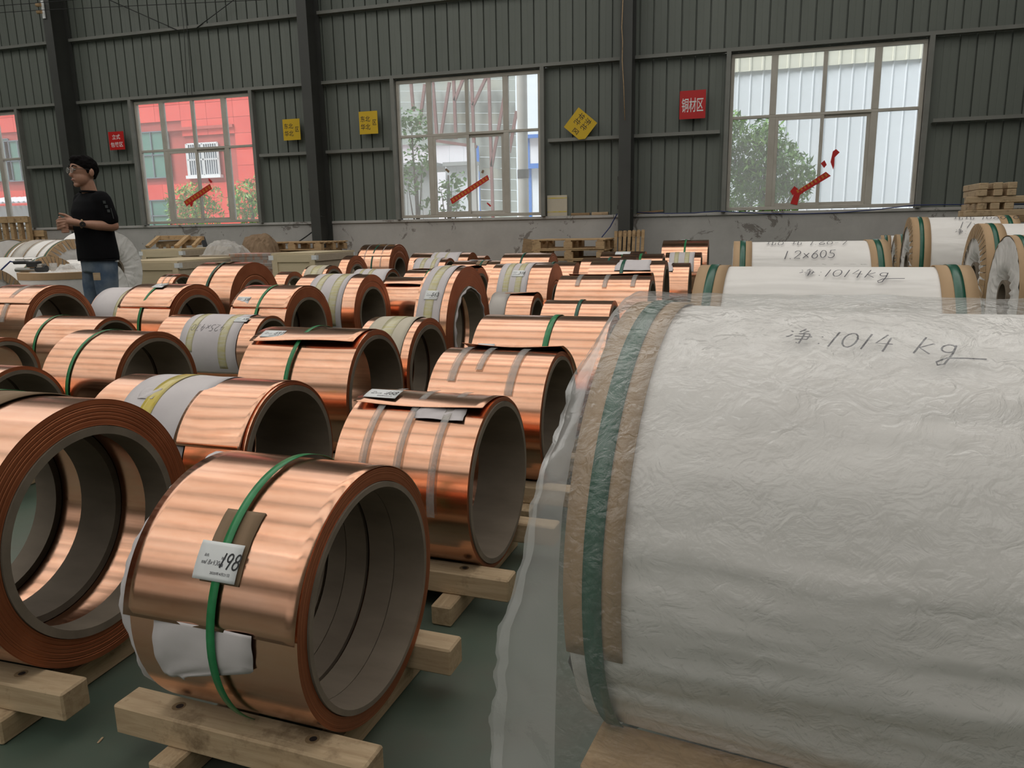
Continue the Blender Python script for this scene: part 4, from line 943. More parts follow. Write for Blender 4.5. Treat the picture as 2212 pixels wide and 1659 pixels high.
# offcut boards leaning on the plinth
a_ = at(1130, 546, Y=12.9)
o = box('leaning_board', -.14, .14, -.012, .012, 0, at(1130, 516, Y=13.0).z, 'pallet_d', None, .002, (a_.x + .03, 12.9, .0), (-.12, .12, 0)); tag(o, 'dark square board leaning by the pallet stack', 'board')
o = box('leaning_board', -.05, .05, -.03, .03, 0, .42, 'pallet_d', None, .002, (a_.x - .17, 12.8, .0), (-.1, .1, 0)); tag(o, 'short thick offcut leaning beside the dark square board', 'board')
# low pallets behind the far coils
for i, (px, lab) in enumerate(((920, 'flat wide pallet on the floor behind the spotted-paper coil'), (1078, 'flat pallet on the floor left of the pallet stack'), (752, 'flat pallet on the floor behind the tall strapped coil'))):
    pp = at(px, 545, Y=12.6); pallet(lab, (pp.x, 12.65, 0), (0, 0, .02), 1.3, 1.0, 8, 'pallet'); pallet('upper ' + lab.replace('on the floor', 'stacked'), (pp.x, 12.65, .147), (0, 0, -.02), 1.25, 1.0, 8, 'pallet')
pp = at(660, 531, Y=11.9); zt = at(660, 522, Y=11.4).z
pallet('pallet raised on another behind the crate beside the metal strips', (pp.x, 11.9, zt - .147), (0, 0, 0), 1.15, .9, 6, 'pallet')
box('timber_block', -.5, .5, -.4, .4, 0, zt - .148, 'pallet_d', None, .01, (pp.x, 11.9, 0)); tag(COL.objects[-1], 'dark stacked timber under the raised pallet by the crate', 'timber')
# pallets standing on edge at the far left window
def rack(label, px0, px1, ptop, Y, n, zb=0.0):
    a, b = at(px0, ptop, Y=Y), at(px1, ptop, Y=Y); h = a.z - zb; w = b.x - a.x
    o = thing('wooden_pallet', label, 'pallet', ((a.x + b.x) / 2, Y, zb))
    for z in (h - .13, h * .62 - .06, h * .24): box('rail', -w / 2, w / 2, -.05, -.03, z, z + .13, 'pallet', o, .003)
    for k in range(n): xx = -w / 2 + .06 + (w - .12) * k / (n - 1); box('slat', xx - .042, xx + .042, -.03, .05, 0, h - .01, 'pallet', o, .003)
    return o
rack('pallet standing on edge under the leftmost window', -14, 63, 469, 12.6, 5); rack('lower pallet standing on edge beside the tall one under the window', 62, 98, 498, 12.75, 3)
# open wooden frame lying on the crate
zc = at(390, 538, Y=10.6).z; a_, b_ = at(307, 530, Y=11.0), at(392, 530, Y=11.0); zt = at(350, 509, Y=11.35).z
fr = thing('open_frame', 'open wooden frame propped up on the crate', 'frame', ((a_.x + b_.x) / 2, 11.2, zc)); w = (b_.x - a_.x); h = zt - zc
box('top_rail', -w * .40, w * .40, .1, .16, h - .08, h, 'pallet', fr, .004)
for sx in (-.42, .32): bar('side_rail', (sx * w, -.15, .03), (sx * w + .05 * w, .12, h - .02), .09, .05, 'pallet', fr)
bar('side_rail', (.60 * w, .0, .03), (.62 * w, .2, h - .05), .07, .05, 'pallet', fr); box('top_rail', .40 * w, .68 * w, .16, .22, h - .09, h - .02, 'pallet', fr, .003)
bar('log', (-.5 * w, .18, .07), (.55 * w, .22, .10), .10, .10, 'pallet_d', fr)
for k in range(4): box('slat', -.3 * w + k * .2 * w, -.22 * w + k * .2 * w, .0, .04, .0, .07, 'pallet_d', fr)
# dark strut on the wall
o = bar('dark_strut', at(437, 512, Y=13.2), Vector((at(458, 560, Y=12.9).x + .12, 12.85, .02)), .09, .03, 'rubber'); tag(o, 'dark strut leaning against the rendered wall behind the crates', 'strut')
# film heaps between the crates
pp = at(475, 548, Y=10.3); tag(crumple('plastic_film', (pp.x, 10.45, pp.z - .02), .36, .3, .22, 'milky', 1.2), 'heap of clear crumpled film beside the crate with the frame', 'plastic film')
box('timber_block', -.36, .36, -.2, .2, 0, pp.z - .021, 'ply_side', None, .01, (pp.x, 10.45, 0)); tag(COL.objects[-1], 'pale board box under the clear film heap', 'box')
pp = at(538, 542, Y=10.9); tag(crumple('plastic_film', (pp.x, 11.2, pp.z - .03), .30, .3, .30, 'card', 5.5, rough=.2), 'brown wrapped bundle behind the stacked metal strips', 'bundle')
box('timber_block', -.36, .36, -.3, .3, 0, pp.z - .031, 'pallet_d', None, .01, (pp.x, 11.2, 0)); tag(COL.objects[-1], 'dark timber block under the brown wrapped bundle', 'timber')
# stack of square timbers at the right, in crossed layers
Y0 = 10.9
s0 = at(2066, 470, Y=Y0); zt = at(2110, 395, Y=Y0).z; z0 = at(2110, 468, Y=Y0).z; nl = 5; lh = (zt - z0) / nl
sup = thing('timber_trestle', 'dark timber trestle carrying the crossed square timbers', 'trestle', (s0.x + 1.1, Y0 + .4, 0))
for sx in (-.7, .7):
    for sy in (-.35, .35): box('leg', sx - .06, sx + .06, sy - .06, sy + .06, 0, z0 - .08, 'pallet_d', sup, .004)
for sy in (-.35, .35): box('rail', -1.05, 1.05, sy - .07, sy + .07, z0 - .08, z0, 'pallet_d', sup, .004)
k2 = 0; where = ['lowest layer', 'second layer', 'third layer', 'fourth layer', 'top layer']
for k in range(nl):
    zz = z0 + lh * k
    if k % 2 == 0 and k < 4 or k == 2:
        for j in range(3): tag(box('square_timber', -1.05, 1.05, -.05, .05, 0, lh - .004, 'beam', None, .006, (s0.x + 1.1 + random.uniform(-.06, .06) + (.12 * j if k else .1 * j), Y0 + .05 + .30 * j, zz + .002), (0, 0, random.uniform(-.03, .03))), 'long square timber in the %s of the crossed stack, %s' % (where[k], ('farthest from the wall', 'between two others', 'nearest the wall')[j]), 'timber', 'crossed timbers on the trestle')
    else:
        for j in range(4): tag(box('square_timber', -.05, .05, -.40, .40, 0, lh - .004, 'beam', None, .006, (s0.x + .28 + .15 * j + (.5 if j == 3 else 0), Y0 + .4, zz + .002), (0, 0, random.uniform(-.05, .05))), 'short timber crossing the %s of the stack, %s from the window end' % (where[k], ('first', 'second', 'third', 'fourth')[j]), 'timber', 'crossed timbers on the trestle')
# ---------------------------------------------------------------- things on the plinth ledge, cables, braces, wires
a_, b_ = at(1180, 468, Y=13.27), at(1223, 421, Y=13.27)
tag(box('foam_board', 0, b_.x - a_.x, -.012, .012, 0, b_.z - PL, 'beige', None, .003, (a_.x, WY - .005, PL + .001), (.0, 0, 0)), 'cream foam board with two tape lines standing on the ledge', 'board')
fb = COL.objects[-1]
for z in (.09, .42): box('tape_line', .005, b_.x - a_.x - .005, -.014, -.0125, z * (b_.z - PL) * 2, z * (b_.z - PL) * 2 + .018, 'ybright', fb)
for x0, x1, hh, mt, lab in ((1232, 1273, .045, 'pallet_d', 'dark offcut lying on the wall ledge beside the foam board'), (1277, 1313, .05, 'beam', 'pale split offcut lying on the wall ledge')):
    a_, b_ = at(x0, 464, Y=13.3), at(x1, 464, Y=13.3); tag(box('ledge_offcut', a_.x, b_.x, -.02, .02, 0, hh, mt, None, .006, (0, WY - .005, PL + .001)), lab, 'offcut')
a_, b_ = at(1375, 459, Y=13.27), at(1432, 455, Y=13.27); tag(bar('ledge_strip', (a_.x, 13.34, PL + .02), (b_.x, 13.34, PL + .05), .02, .03, 'pallet_d'), 'thin dark strip on the ledge beside the steel column', 'strip')
pts = [at(x, y, Y=WY - .15) for x, y in ((1376, 459), (1440, 461), (1500, 460), (1548, 456), (1640, 461), (1730, 462), (1820, 459), (1900, 452), (1975, 443), (2060, 442), (2212, 441))]
tag(tube('blue_cable', pts, .008, 'blue'), 'thin blue cable sagging along the wall below the tree window', 'cable')
pts = [at(1333, 462, Y=13.25), at(1318, 490, Y=13.1), Vector((at(1300, 516, Y=12.9).x, 12.9, .822))]; tag(tube('blue_cable', pts, .009, 'blue'), 'short blue cable hanging from the ledge to the stacked pallets', 'cable')
pts = [at(x, y, Y=13.1) for x, y in ((676, 500), (660, 512), (648, 520), (640, 527))]; pts += [Vector((pts[-1].x - .1, 13.0, .3)), Vector((pts[-1].x - .1, 12.95, .013))]; tag(tube('black_cable', pts, .012, 'rubber'), 'black cable tangle at the foot of the steel column', 'cable')
for (p, q, lab) in (((236, 0), (385, 66), 'thin wall brace rod sloping down to the rail'), ((505, 0), (425, 60), 'thin wall brace rod rising from the rail toward the column')):
    tag(tube('brace_rod', [at(*p, Y=13.25), at(*q, Y=13.25)], .008, 'rubber', None, 6), lab, 'brace rod')
for k, x in enumerate((391, 398)): tag(tube('hanging_wire', [at(x, 0, Y=13.2), at(x + 6, 60, Y=13.2), at(x + 14 + 3 * k, 205, Y=13.2)], .005, 'rubber', None, 6), ('left of two thin wires hanging above the red building window', 'right of two thin wires hanging above the red building window')[k], 'wire')
# overhead wires on insulators at the first column
br = at(86, 20, Y=12.8); ins = thing('insulator_bracket', 'pale bracket with two ceramic insulators on the steel column', 'insulator', (br.x, 12.87, br.z))
box('bracket_plate', -.03, .03, .0, .02, -.15, .18, 'label', ins); 
for z in (.10, -.03): cyl('insulator', -.12, -.02, .035, 'pallet', ins, z, -.02)
for k, (y0, y1, y2, xe) in enumerate(((28, 22, -6, 690), (13, 6, -8, 250))):
    pts = [at(-10, y0, Y=12.6), at(84, y1, Y=12.8), at(xe, y2, Y=12.6)]; tag(tube('overhead_wire', pts, .006, 'rubber', None, 6), ('lower black wire running off the insulator bracket', 'upper black wire running off the insulator bracket')[k], 'wire')
tag(tube('brown_wire', [at(x, y, Y=12.85) for x, y in ((1346, -8), (1343, 60), (1345, 90), (1344, 130), (1347, 180), (1350, 260))], .006, 'pallet', None, 6), 'thin brown wire hanging down the steel column', 'wire')
# floor bits
pp = at(217, 1600, z=0); tag(box('wood_splinter', -.0025, .0025, -.009, .009, 0, .002, 'beam', None, .001, (pp.x, pp.y, .0005), (0, 0, .25)), 'pale wood splinter on the green floor', 'splinter')

# ---------------------------------------------------------------- the man
M['skin'] = simple('skin', (0.40, 0.20, 0.13), 0.5, c2=(0.46, 0.245, 0.165), nscale=6)
M['hair'] = simple('black_hair', (0.006, 0.005, 0.005), 0.8, spec=0.05, bstr=0.5, bscale=60, bdist=0.004)
M['shirt'] = simple('black_cotton', (0.006, 0.006, 0.007), 0.9, spec=0.12, bstr=0.5, bscale=5, bdist=0.02)
M['denim'] = simple('washed_denim', (0.06, 0.095, 0.15), 0.85, c2=(0.19, 0.23, 0.27), nscale=5, bstr=0.5, bscale=7, bdist=0.02, lo=.38, hi=.68)
M['sprint'] = simple('sleeve_print', (0.03, 0.034, 0.034), 0.8); M['lip'] = simple('lip', (0.30, 0.09, 0.07), 0.5); M['eye'] = simple('eye_white', (0.5, 0.48, 0.45), 0.3)
def ellipsoid(c, r, n=20, m_=14, rz=0.0, ry=0.0):
    vs, fs = [], []; R3 = Matrix.Rotation(rz, 3, 'Z') @ Matrix.Rotation(ry, 3, 'Y')
    for i in range(m_ + 1):
        t = math.pi * i / m_
        for j in range(n):
            a = 2 * math.pi * j / n; vs.append(Vector(c) + R3 @ Vector((r[0] * math.sin(t) * math.cos(a), r[1] * math.sin(t) * math.sin(a), r[2] * math.cos(t))))
    for i in range(m_):
        for j in range(n): fs.append((i * n + j, (i + 1) * n + j, (i + 1) * n + (j + 1) % n, i * n + (j + 1) % n))
    return vs, fs
def capsule(pts, rs, n=14):
    """limb through the points with a radius each, rounded ends"""
    pts = [Vector(p) for p in pts]; P, Q = [], []
    for i in range(len(pts) - 1):
        for k in range(4): f = k / 4; P.append(pts[i].lerp(pts[i + 1], f)); Q.append(rs[i] + (rs[i + 1] - rs[i]) * (f * f * (3 - 2 * f)))
    P.append(pts[-1]); Q.append(rs[-1]); d0 = (P[0] - P[1]).normalized(); d1 = (P[-1] - P[-2]).normalized()
    P = [P[0] + d0 * Q[0] * .9, P[0] + d0 * Q[0] * .6] + P + [P[-1] + d1 * Q[-1] * .6, P[-1] + d1 * Q[-1] * .9]; Q = [Q[0] * .35, Q[0] * .8] + Q + [Q[-1] * .8, Q[-1] * .35]
    return tube_vf(P, Q, n)
def loft(rings, n=28):
    """rings: (f, l, z, half depth, half width)"""
    vs, fs = [], []
    for f, l, z, a, b in rings:
        for j in range(n): t = 2 * math.pi * j / n; ct, st = math.cos(t), math.sin(t); vs.append((f + a * math.copysign(abs(ct) ** .85, ct), l + b * math.copysign(abs(st) ** .85, st), z))
    for i in range(len(rings) - 1):
        for j in range(n): fs.append((i * n + j, i * n + (j + 1) % n, (i + 1) * n + (j + 1) % n, (i + 1) * n + j))
    fs.append(tuple(range(n))[::-1]); fs.append(tuple(range((len(rings) - 1) * n, len(rings) * n))); return vs, fs
def blob(name, pieces, voxel, mat, parent, smooth=4, cut=None):
    vs, fs = [], []
    for v, f in pieces: k = len(vs); vs += [tuple(p) for p in v]; fs += [tuple(k + c for c in q) for q in f]
    me = fix_normals(mesh(name, vs, fs, mat)); o = link('work', me)
    r = o.modifiers.new('r', 'REMESH'); r.mode = 'VOXEL'; r.voxel_size = voxel; s = o.modifiers.new('s', 'SMOOTH'); s.iterations = smooth; s.factor = .5
    out = bpy.data.meshes.new_from_object(o.evaluated_get(bpy.context.evaluated_depsgraph_get())); out.name = name
    bpy.data.objects.remove(o); bpy.data.meshes.remove(me)
    out.polygons.foreach_set('use_smooth', [True] * len(out.polygons))
    if not out.materials: out.materials.append(M[mat])
    return link(name, out, parent)
mp = at(207, 510, Y=5.2)
man = thing('person', 'man in black t-shirt, glasses and ripped blue jeans standing with clasped hands', 'person', (mp.x, mp.y, 0), math.atan2(-.956, -.307))
HZ = 1.515; hc = (.045, 0, HZ)
body = [loft([(0, 0, .78, .085, .12), (0, 0, .95, .10, .15), (.01, 0, 1.12, .115, .165), (.015, 0, 1.22, .11, .16), (0, 0, 1.30, .075, .135), (.0, 0, 1.335, .06, .08)]),
        capsule([(-.005, 0, 1.30), (.02, 0, 1.43)], [.062, .058]),
        ellipsoid((.032, 0, HZ + .022), (.100, .078, .103)), ellipsoid((.058, 0, HZ - .050), (.070, .067, .072)), ellipsoid((.098, 0, HZ - .105), (.026, .030, .020)),
        ellipsoid((.135, 0, HZ - .028), (.020, .014, .017)), capsule([(.122, 0, HZ + .022), (.136, 0, HZ - .022)], [.010, .012], 8),
        ellipsoid((.122, 0, HZ - .066), (.013, .024, .009)), ellipsoid((.112, 0, HZ + .035), (.020, .060, .010))]
for s in (-1, 1):
    body += [ellipsoid((.010, s * .082, HZ - .008), (.020, .014, .033), 12, 8)]
    body += [capsule([(.0, s * .085, .76), (.015, s * .105, .47), (-.01, s * .10, .10)], [.078, .058, .042]), capsule([(-.02, s * .10, .05), (.12, s * .115, .035)], [.038, .034])]
LW, RW = Vector((.165, .125, 1.095)), Vector((.170, -.105, 1.075))
body += [capsule([(-.01, .16, 1.295), (-.055, .195, 1.075)], [.050, .043]), capsule([(-.055, .195, 1.075), (.05, .165, 1.08), LW], [.044, .041, .027]),
         capsule([(-.0, -.16, 1.295), (-.03, -.21, 1.07)], [.050, .043]), capsule([(-.03, -.21, 1.07), (.06, -.17, 1.07), RW], [.044, .041, .027])]
# hands: palm plus five bent fingers each, left folded over right
def hand(w, palm, fingers, thumb):
    out = [capsule([w, Vector(w).lerp(Vector(palm), .55), palm], [.025, .031, .029], 10)]
    for fg in fingers: out.append(capsule(fg, [.0105, .010, .0095, .008][:len(fg)], 8))
    out.append(capsule(thumb, [.0135, .012, .0095], 8)); return out
lp = (.235, .075, 1.115); rp = (.230, -.03, 1.080)
body += hand(LW, lp, [[(.255 + .006 * k, .062, 1.137 - .021 * k), (.292 + .008 * (1 - abs(k - 1)), .030, 1.132 - .022 * k), (.292, -.008, 1.120 - .021 * k), (.268, -.030, 1.112 - .020 * k)] for k in range(4)], [(.220, .075, 1.140), (.255, .060, 1.166), (.292, .052, 1.176)])
body += hand(RW, rp, [[(.248, -.012, 1.098 - .021 * k), (.272, .018, 1.094 - .021 * k), (.272, .050, 1.088 - .019 * k), (.250, .072, 1.082 - .017 * k)] for k in range(4)], [(.215, -.035, 1.105), (.245, -.022, 1.133), (.272, .0, 1.150)])
blob('body', body, .0048, 'skin', man, 3)
# t-shirt
shirt = [loft([(0, 0, .795, .142, .188), (0, 0, .86, .142, .186), (.005, 0, 1.0, .134, .174), (.012, 0, 1.12, .135, .182), (.015, 0, 1.20, .130, .186), (.004, 0, 1.275, .108, .182), (-.004, 0, 1.318, .082, .145), (-.006, 0, 1.348, .068, .082)]),
         capsule([(-.008, .140, 1.285), (-.038, .182, 1.13)], [.080, .070]), capsule([(-.005, -.140, 1.285), (-.02, -.19, 1.13)], [.080, .070])]
blob('t_shirt', shirt, .011, 'shirt', man, 5)
ribs = [(.066 * math.cos(t * .3) - .004 + .012, .078 * math.sin(t * .3), 1.354 + .004 * math.cos(t * .3)) for t in range(22)]; tube('collar', ribs, .009, 'shirt', man, 8)
for k in range(3): box('sleeve_print', -.010, .010, -.0008, .0008, -.012, .012, 'sprint', man, 0, (.012 - k * .008, .2255 + k * .0095, 1.265 - k * .035), (.27, 0, -.25))
box('sleeve_stripe', -.003, .003, -.0006, .0006, -.045, .045, 'sprint', man, 0, (-.030, .2475, 1.175), (.27, 0, 0))
# jeans
jeans = [loft([(0, 0, .70, .118, .168), (0, 0, .79, .122, .168), (0, 0, .86, .112, .155)])]
for s in (-1, 1): jeans.append(capsule([(.0, s * .084, .74), (.01, s * .098, .62), (.022, s * .108, .46), (.0, s * .105, .25), (-.01, s * .103, .09)], [.098, .094, .080, .072, .070]))
blob('jeans', jeans, .010, 'denim', man, 4)
def on_leg(name, f, l, z, w, h, mat): return box(name, -w / 2, w / 2, -.0015, .0015, -h / 2, h / 2, mat, man, 0, (f, l, z), (0, 0, -1.05))
on_leg('ripped_patch', .098, .125, .665, .062, .062, 'beam'); on_leg('pocket_flash', -.06, .170, .785, .03, .014, 'label')
tube('hem', [(.143 * math.cos(t * .285), .189 * math.sin(t * .285), .797) for t in range(23)], .006, 'shirt', man, 6)
# shoes
for s in (-1, 1):
    blob('shoe', [ellipsoid((-.0, s * .105, .045), (.06, .045, .045)), ellipsoid((.08, s * .112, .036), (.10, .046, .036))], .008, 'rubber', man, 3)
# hair
import bmesh
hv = [ellipsoid((.024, 0, HZ + .028), (.110, .086, .108)), ellipsoid((.072, -.005, HZ + .094), (.054, .060, .036))]
hair = blob('hair', hv, .006, 'hair', man, 2)
bm_ = bmesh.new(); bm_.from_mesh(hair.data)        # trimmed from the forehead back to the nape
pn = Vector((-.113, 0, .155)).normalized()
r_ = bmesh.ops.bisect_plane(bm_, geom=bm_.verts[:] + bm_.edges[:] + bm_.faces[:], plane_co=(.125, 0, HZ + .066), plane_no=-pn, clear_outer=True)
bmesh.ops.holes_fill(bm_, edges=[e for e in r_['geom_cut'] if isinstance(e, bmesh.types.BMEdge)]); 
for v in bm_.verts: v.co += (v.co - Vector((.024, 0, HZ + .03))).normalized() * (.006 * MN.noise(v.co * 38) + .004 * MN.noise(v.co * 90))
bm_.to_mesh(hair.data); bm_.free()
for s in (-1, 1): link('sideburn', mesh('sideburn', *ellipsoid((.036, s * .074, HZ + .018), (.014, .008, .034), 10, 8), 'hair', smooth=True), man)
# eyes, brows, mouth, glasses, watch
for s in (-1, 1):
    link('eye', mesh('eye', *ellipsoid((.121, s * .032, HZ + .012), (.008, .013, .007), 10, 6), 'eye', smooth=True), man); link('iris', mesh('iris', *ellipsoid((.127, s * .033, HZ + .012), (.004, .006, .006), 8, 6), 'hair', smooth=True), man)
    tube('eyebrow', [(.131, s * .016, HZ + .038), (.129, s * .034, HZ + .045), (.112, s * .056, HZ + .037)], .0042, 'hair', man, 6)
link('mouth', mesh('mouth', *ellipsoid((.130, 0, HZ - .066), (.008, .021, .0055), 12, 6), 'lip', smooth=True), man)
gl = thing('glasses', 'x', 'x'); 
for k in ('label', 'category'): del gl[k]
gl.parent = man; gl.name = 'glasses'
for s in (-1, 1):
    cx, cy = .146, s * .033
    tube('lens_rim', [(cx - .010 * (math.cos(t * .3) * s * s > 2) - abs(.022 * math.sin(t * .3)) * 0 - .004 * (1 if s * math.sin(t * .3) > 0 else 0), cy + .024 * math.sin(t * .3), HZ + .008 + .021 * math.cos(t * .3)) for t in range(22)], .0016, 'steel', gl, 6)
    vs, fs = revolve([(0, .0225), (.0004, .0005)], 20); link('lens', mesh('lens', vs, fs, 'ctape'), gl, (cx - .002, cy, HZ + .008))
    tube('temple', [(.140, s * .057, HZ + .016), (.09, s * .079, HZ + .018), (.015, s * .086, HZ + .014)], .002, 'rubber', gl, 6)
tube('bridge', [(.148, -.010, HZ + .014), (.151, 0, HZ + .017), (.148, .010, HZ + .014)], .0016, 'steel', gl, 6)
d = (LW - Vector((.05, .165, 1.08))).normalized(); wc = LW + d * .0
band = []
s_ = d.cross(Vector((0, 0, 1))).normalized(); t_ = s_.cross(d)
tube('watch_strap', [wc + s_ * (.0295 * math.cos(t * .3)) + t_ * (.0295 * math.sin(t * .3)) for t in range(22)], .008, 'pallet_d', man, 6)
vs, fs = revolve([(0, .0005), (0, .022), (.009, .022), (.009, .018), (.008, .0005)], 22); q = Vector((.25, .85, -.15)).normalized()
wt = link('watch', mesh('watch', vs, fs, 'rubber'), man, wc + q * .028); wt.rotation_mode = 'QUATERNION'; wt.rotation_quaternion = Vector((1, 0, 0)).rotation_difference(q)

# ---------------------------------------------------------------- outside the windows
M['o_red'] = simple('red_facade_tile', (0.66, 0.06, 0.045), 0.6, c2=(0.74, 0.085, 0.06), nscale=.8)
M['o_red2'] = simple('dark_red_facade', (0.40, 0.06, 0.05), 0.6, c2=(0.46, 0.08, 0.06), nscale=.8)
M['o_green'] = simple('green_glass', (0.10, 0.22, 0.17), 0.15); M['o_gwin'] = simple('grey_glass', (0.16, 0.19, 0.22), 0.15)
M['o_white'] = simple('white_sheet', (0.78, 0.81, 0.84), 0.5, c2=(0.74, 0.77, 0.80), nscale=.7); M['o_cream'] = simple('cream_sheet', (0.70, 0.68, 0.56), 0.6)
M['o_pale'] = simple('aged_pale_sheet', (0.46, 0.50, 0.46), 0.6, c2=(0.52, 0.51, 0.39), nscale=.5, lo=.5, hi=.75)
M['o_rust'] = simple('rust_red_steel', (0.22, 0.10, 0.09), 0.7, c2=(0.26, 0.13, 0.12), nscale=2); M['o_conc'] = simple('concrete_post', (0.46, 0.45, 0.42), 0.85, c2=(0.40, 0.38, 0.34), nscale=1.5)
M['o_blue'] = simple('blue_trim', (0.05, 0.19, 0.55), 0.5); M['o_grey'] = simple('grey_shed', (0.30, 0.31, 0.30), 0.7); M['o_ground'] = simple('yard_concrete', (0.42, 0.41, 0.38), 0.9, c2=(0.36, 0.35, 0.33), nscale=.4)
M['leaf'] = simple('leaf', (0.11, 0.27, 0.05), 0.5, c2=(0.26, 0.46, 0.08), nscale=1.5); M['leaf2'] = simple('poplar_leaf', (0.12, 0.29, 0.07), 0.5, c2=(0.22, 0.42, 0.11), nscale=2); M['bark'] = simple('bark', (0.16, 0.13, 0.10), 0.9)
tag(box('ground', -90, 60, WY + .35, 90, -.3, -.05, 'o_ground'), 'pale concrete yard outside the windows', 'ground', kind='structure')
def rect(name, x0, y0, x1, y1, Y, mat, parent, th=.06, oy=0.0):
    """upright slab seen between two pixel corners at depth Y"""
    a, b = at(x0, y0, Y=Y), at(x1, y1, Y=Y); o = parent.location if parent else Vector((0, 0, 0))
    return box(name, min(a.x, b.x) - o.x, max(a.x, b.x) - o.x, Y - o.y + oy, Y - o.y + oy + th, min(a.z, b.z) - o.z, max(a.z, b.z) - o.z, mat, parent)
# red building behind the two left windows
RY = 27.0
rb = thing('red_building', 'red tiled building with green glazing seen through the left windows', 'building', (-26, RY, -.05))
A, B = at(-260, 400, Y=RY), at(506, 100, Y=RY)
TX0, TX1 = A.x + 26, B.x + 26; zz = 0.0; lev = [0]
rowh, colw = .62, 1.25
k = 0
nx_ = int((TX1 - TX0) / colw)
tile = mesh('facade_tile', *box_vf(.006, colw - .006, -.02, .04, .006, rowh - .006), 'o_red')
gw = [(300, 283, 362, 386), (300, 432, 362, 500), (-40, 300, 18, 393), (22, 302, 66, 392), (-150, 300, -50, 392)]      # glazed areas (pixels)
gm = []
for x0, y0, x1, y1 in gw: a, b = at(x0, y1, Y=RY), at(x1, y0, Y=RY); gm.append((a.x + 26, b.x + 26, a.z + .05, b.z + .05))
a, b = at(411, 380, Y=RY), at(470, 308, Y=RY); gm.append((a.x + 26, b.x + 26, a.z + .05, b.z + .05))
box('core_wall', TX0, TX1 + 4, .05, 6, 0, 13, 'o_red2', rb)
for j in range(20):
    for i in range(nx_ + 1):
        x0 = TX0 + i * colw; z0 = j * rowh
        if any(x0 + colw > g[0] + .1 and x0 < g[1] - .1 and z0 + rowh > g[2] + .1 and z0 < g[3] - .1 for g in gm):
            continue
        link('facade_tile', tile, rb, (x0, 0, z0))
for n_, g in enumerate(gm):
    mt = 'o_green' if n_ < 5 else 'o_gwin'
    wn_ = box('window_glass', g[0], g[1], .0, .03, g[2], g[3], mt, rb)
    nb = 2; gq = .018 if n_ < 5 else .03; gm_ = 'o_gwin' if n_ < 5 else 'white'
    for q in range(nb + 1): xx = g[0] + (g[1] - g[0]) * q / nb; box('glazing_bar', xx - gq, xx + gq, -.05, .0, g[2], g[3], gm_, wn_)
    for q in range(3): zq = g[2] + (g[3] - g[2]) * q / 2; box('glazing_bar', g[0], g[1], -.05, .0, zq - gq, zq + gq, gm_, wn_)
    if n_ == 5:
        for q in range(15): xx = g[0] + (g[1] - g[0]) * q / 14; box('grille_bar', xx - .012, xx + .012, -.12, -.10, g[2], g[3], 'white', wn_)
        box('sill', g[0] - .1, g[1] + .1, -.15, .05, g[2] - .12, g[2], 'white', wn_)
a, b = at(362, 281, Y=RY), at(506, 278, Y=RY); box('ledge', a.x + 26, b.x + 26, -.10, 0, a.z + .05 - .06, a.z + .05 + .06, 'o_red2', rb)
# lean-to roof below the leftmost window
a, b = at(-60, 437, Y=22), at(90, 437, Y=22); lt = thing('lean_to', 'grey lean-to with corrugated awning outside the leftmost window', 'shed', ((a.x + b.x) / 2, 22.3, -.05)); w = b.x - a.x
box('wall', -w / 2, w / 2, .2, .4, 0, a.z - .1, 'o_grey', lt)
for k in range(int(w / .25)): xx = -w / 2 + k * .25; vs, fs = revolve([(-.4, .075), (1.0, .075)], 8, 'x', 0, 180); link('awning_rib', mesh('awning_rib', [(y, x, z + .25 * (x + .4) / 1.4) for x, y, z in vs], fs, 'o_white'), lt, (xx + .1, 0, a.z - .05))
# pale sheet gallery on rusty trusses behind the poplar window
GY = 20.5
a0, a1 = at(820, 300, Y=GY), at(1110, 300, Y=GY); gal = thing('conveyor_gallery', 'pale sheeted conveyor gallery with rusty red trusses seen through the poplar window', 'gallery', ((a0.x + a1.x) / 2, GY, -.05)); ox = (a0.x + a1.x) / 2
def gp(px, py, dy=0.0): q = at(px, py, Y=GY + dy); return (q.x - ox, dy, q.z + .05)
zb_, zt_ = -1, at(950, 120, Y=GY).z + .6; hgt = .29; k = 0
x0, x1 = gp(820, 300)[0], gp(1112, 300)[0]
xlow = gp(1032, 320)[0]; zlow = at(1000, 312, Y=GY).z + .05
z = 0.0
while z < zt_:
    xa = xlow if z < zlow else x0
    L = x1 - xa; sl = .11
    vs, fs = box_vf(0, L, -.012, .012, 0, hgt - .012); vs = [(x, y + .02 * (hgt - zz_) / hgt, zz_ - sl * (x + xa - x0) * .55) for x, y, zz_ in vs]
    link('siding_sheet', mesh('siding_sheet', vs, fs, 'o_pale'), gal, (xa, 0.1, z)); z += hgt
for p, q in (((888, 180), (893, 240)), ((935, 178), (944, 295)), ((980, 172), (985, 300)), ((1019, 170), (1024, 310)), ((1056, 168), (1065, 470)), ((971, 178), (953, 290)), ((1000, 172), (982, 218)), ((1050, 168), (1022, 228)), ((1092, 195), (1062, 360)), ((918, 182), (906, 270)), ((1116, 240), (1100, 330)), ((935, 303), (1030, 317))):
    bar('truss_member', gp(*p, -.12), gp(*q, -.12), .075, .075, 'o_rust', gal)
bar('leg', (gp(1024, 310)[0], -.1, gp(1024, 310)[2]), (gp(1030, 470)[0], -.1, 0), .14, .14, 'o_conc', gal)
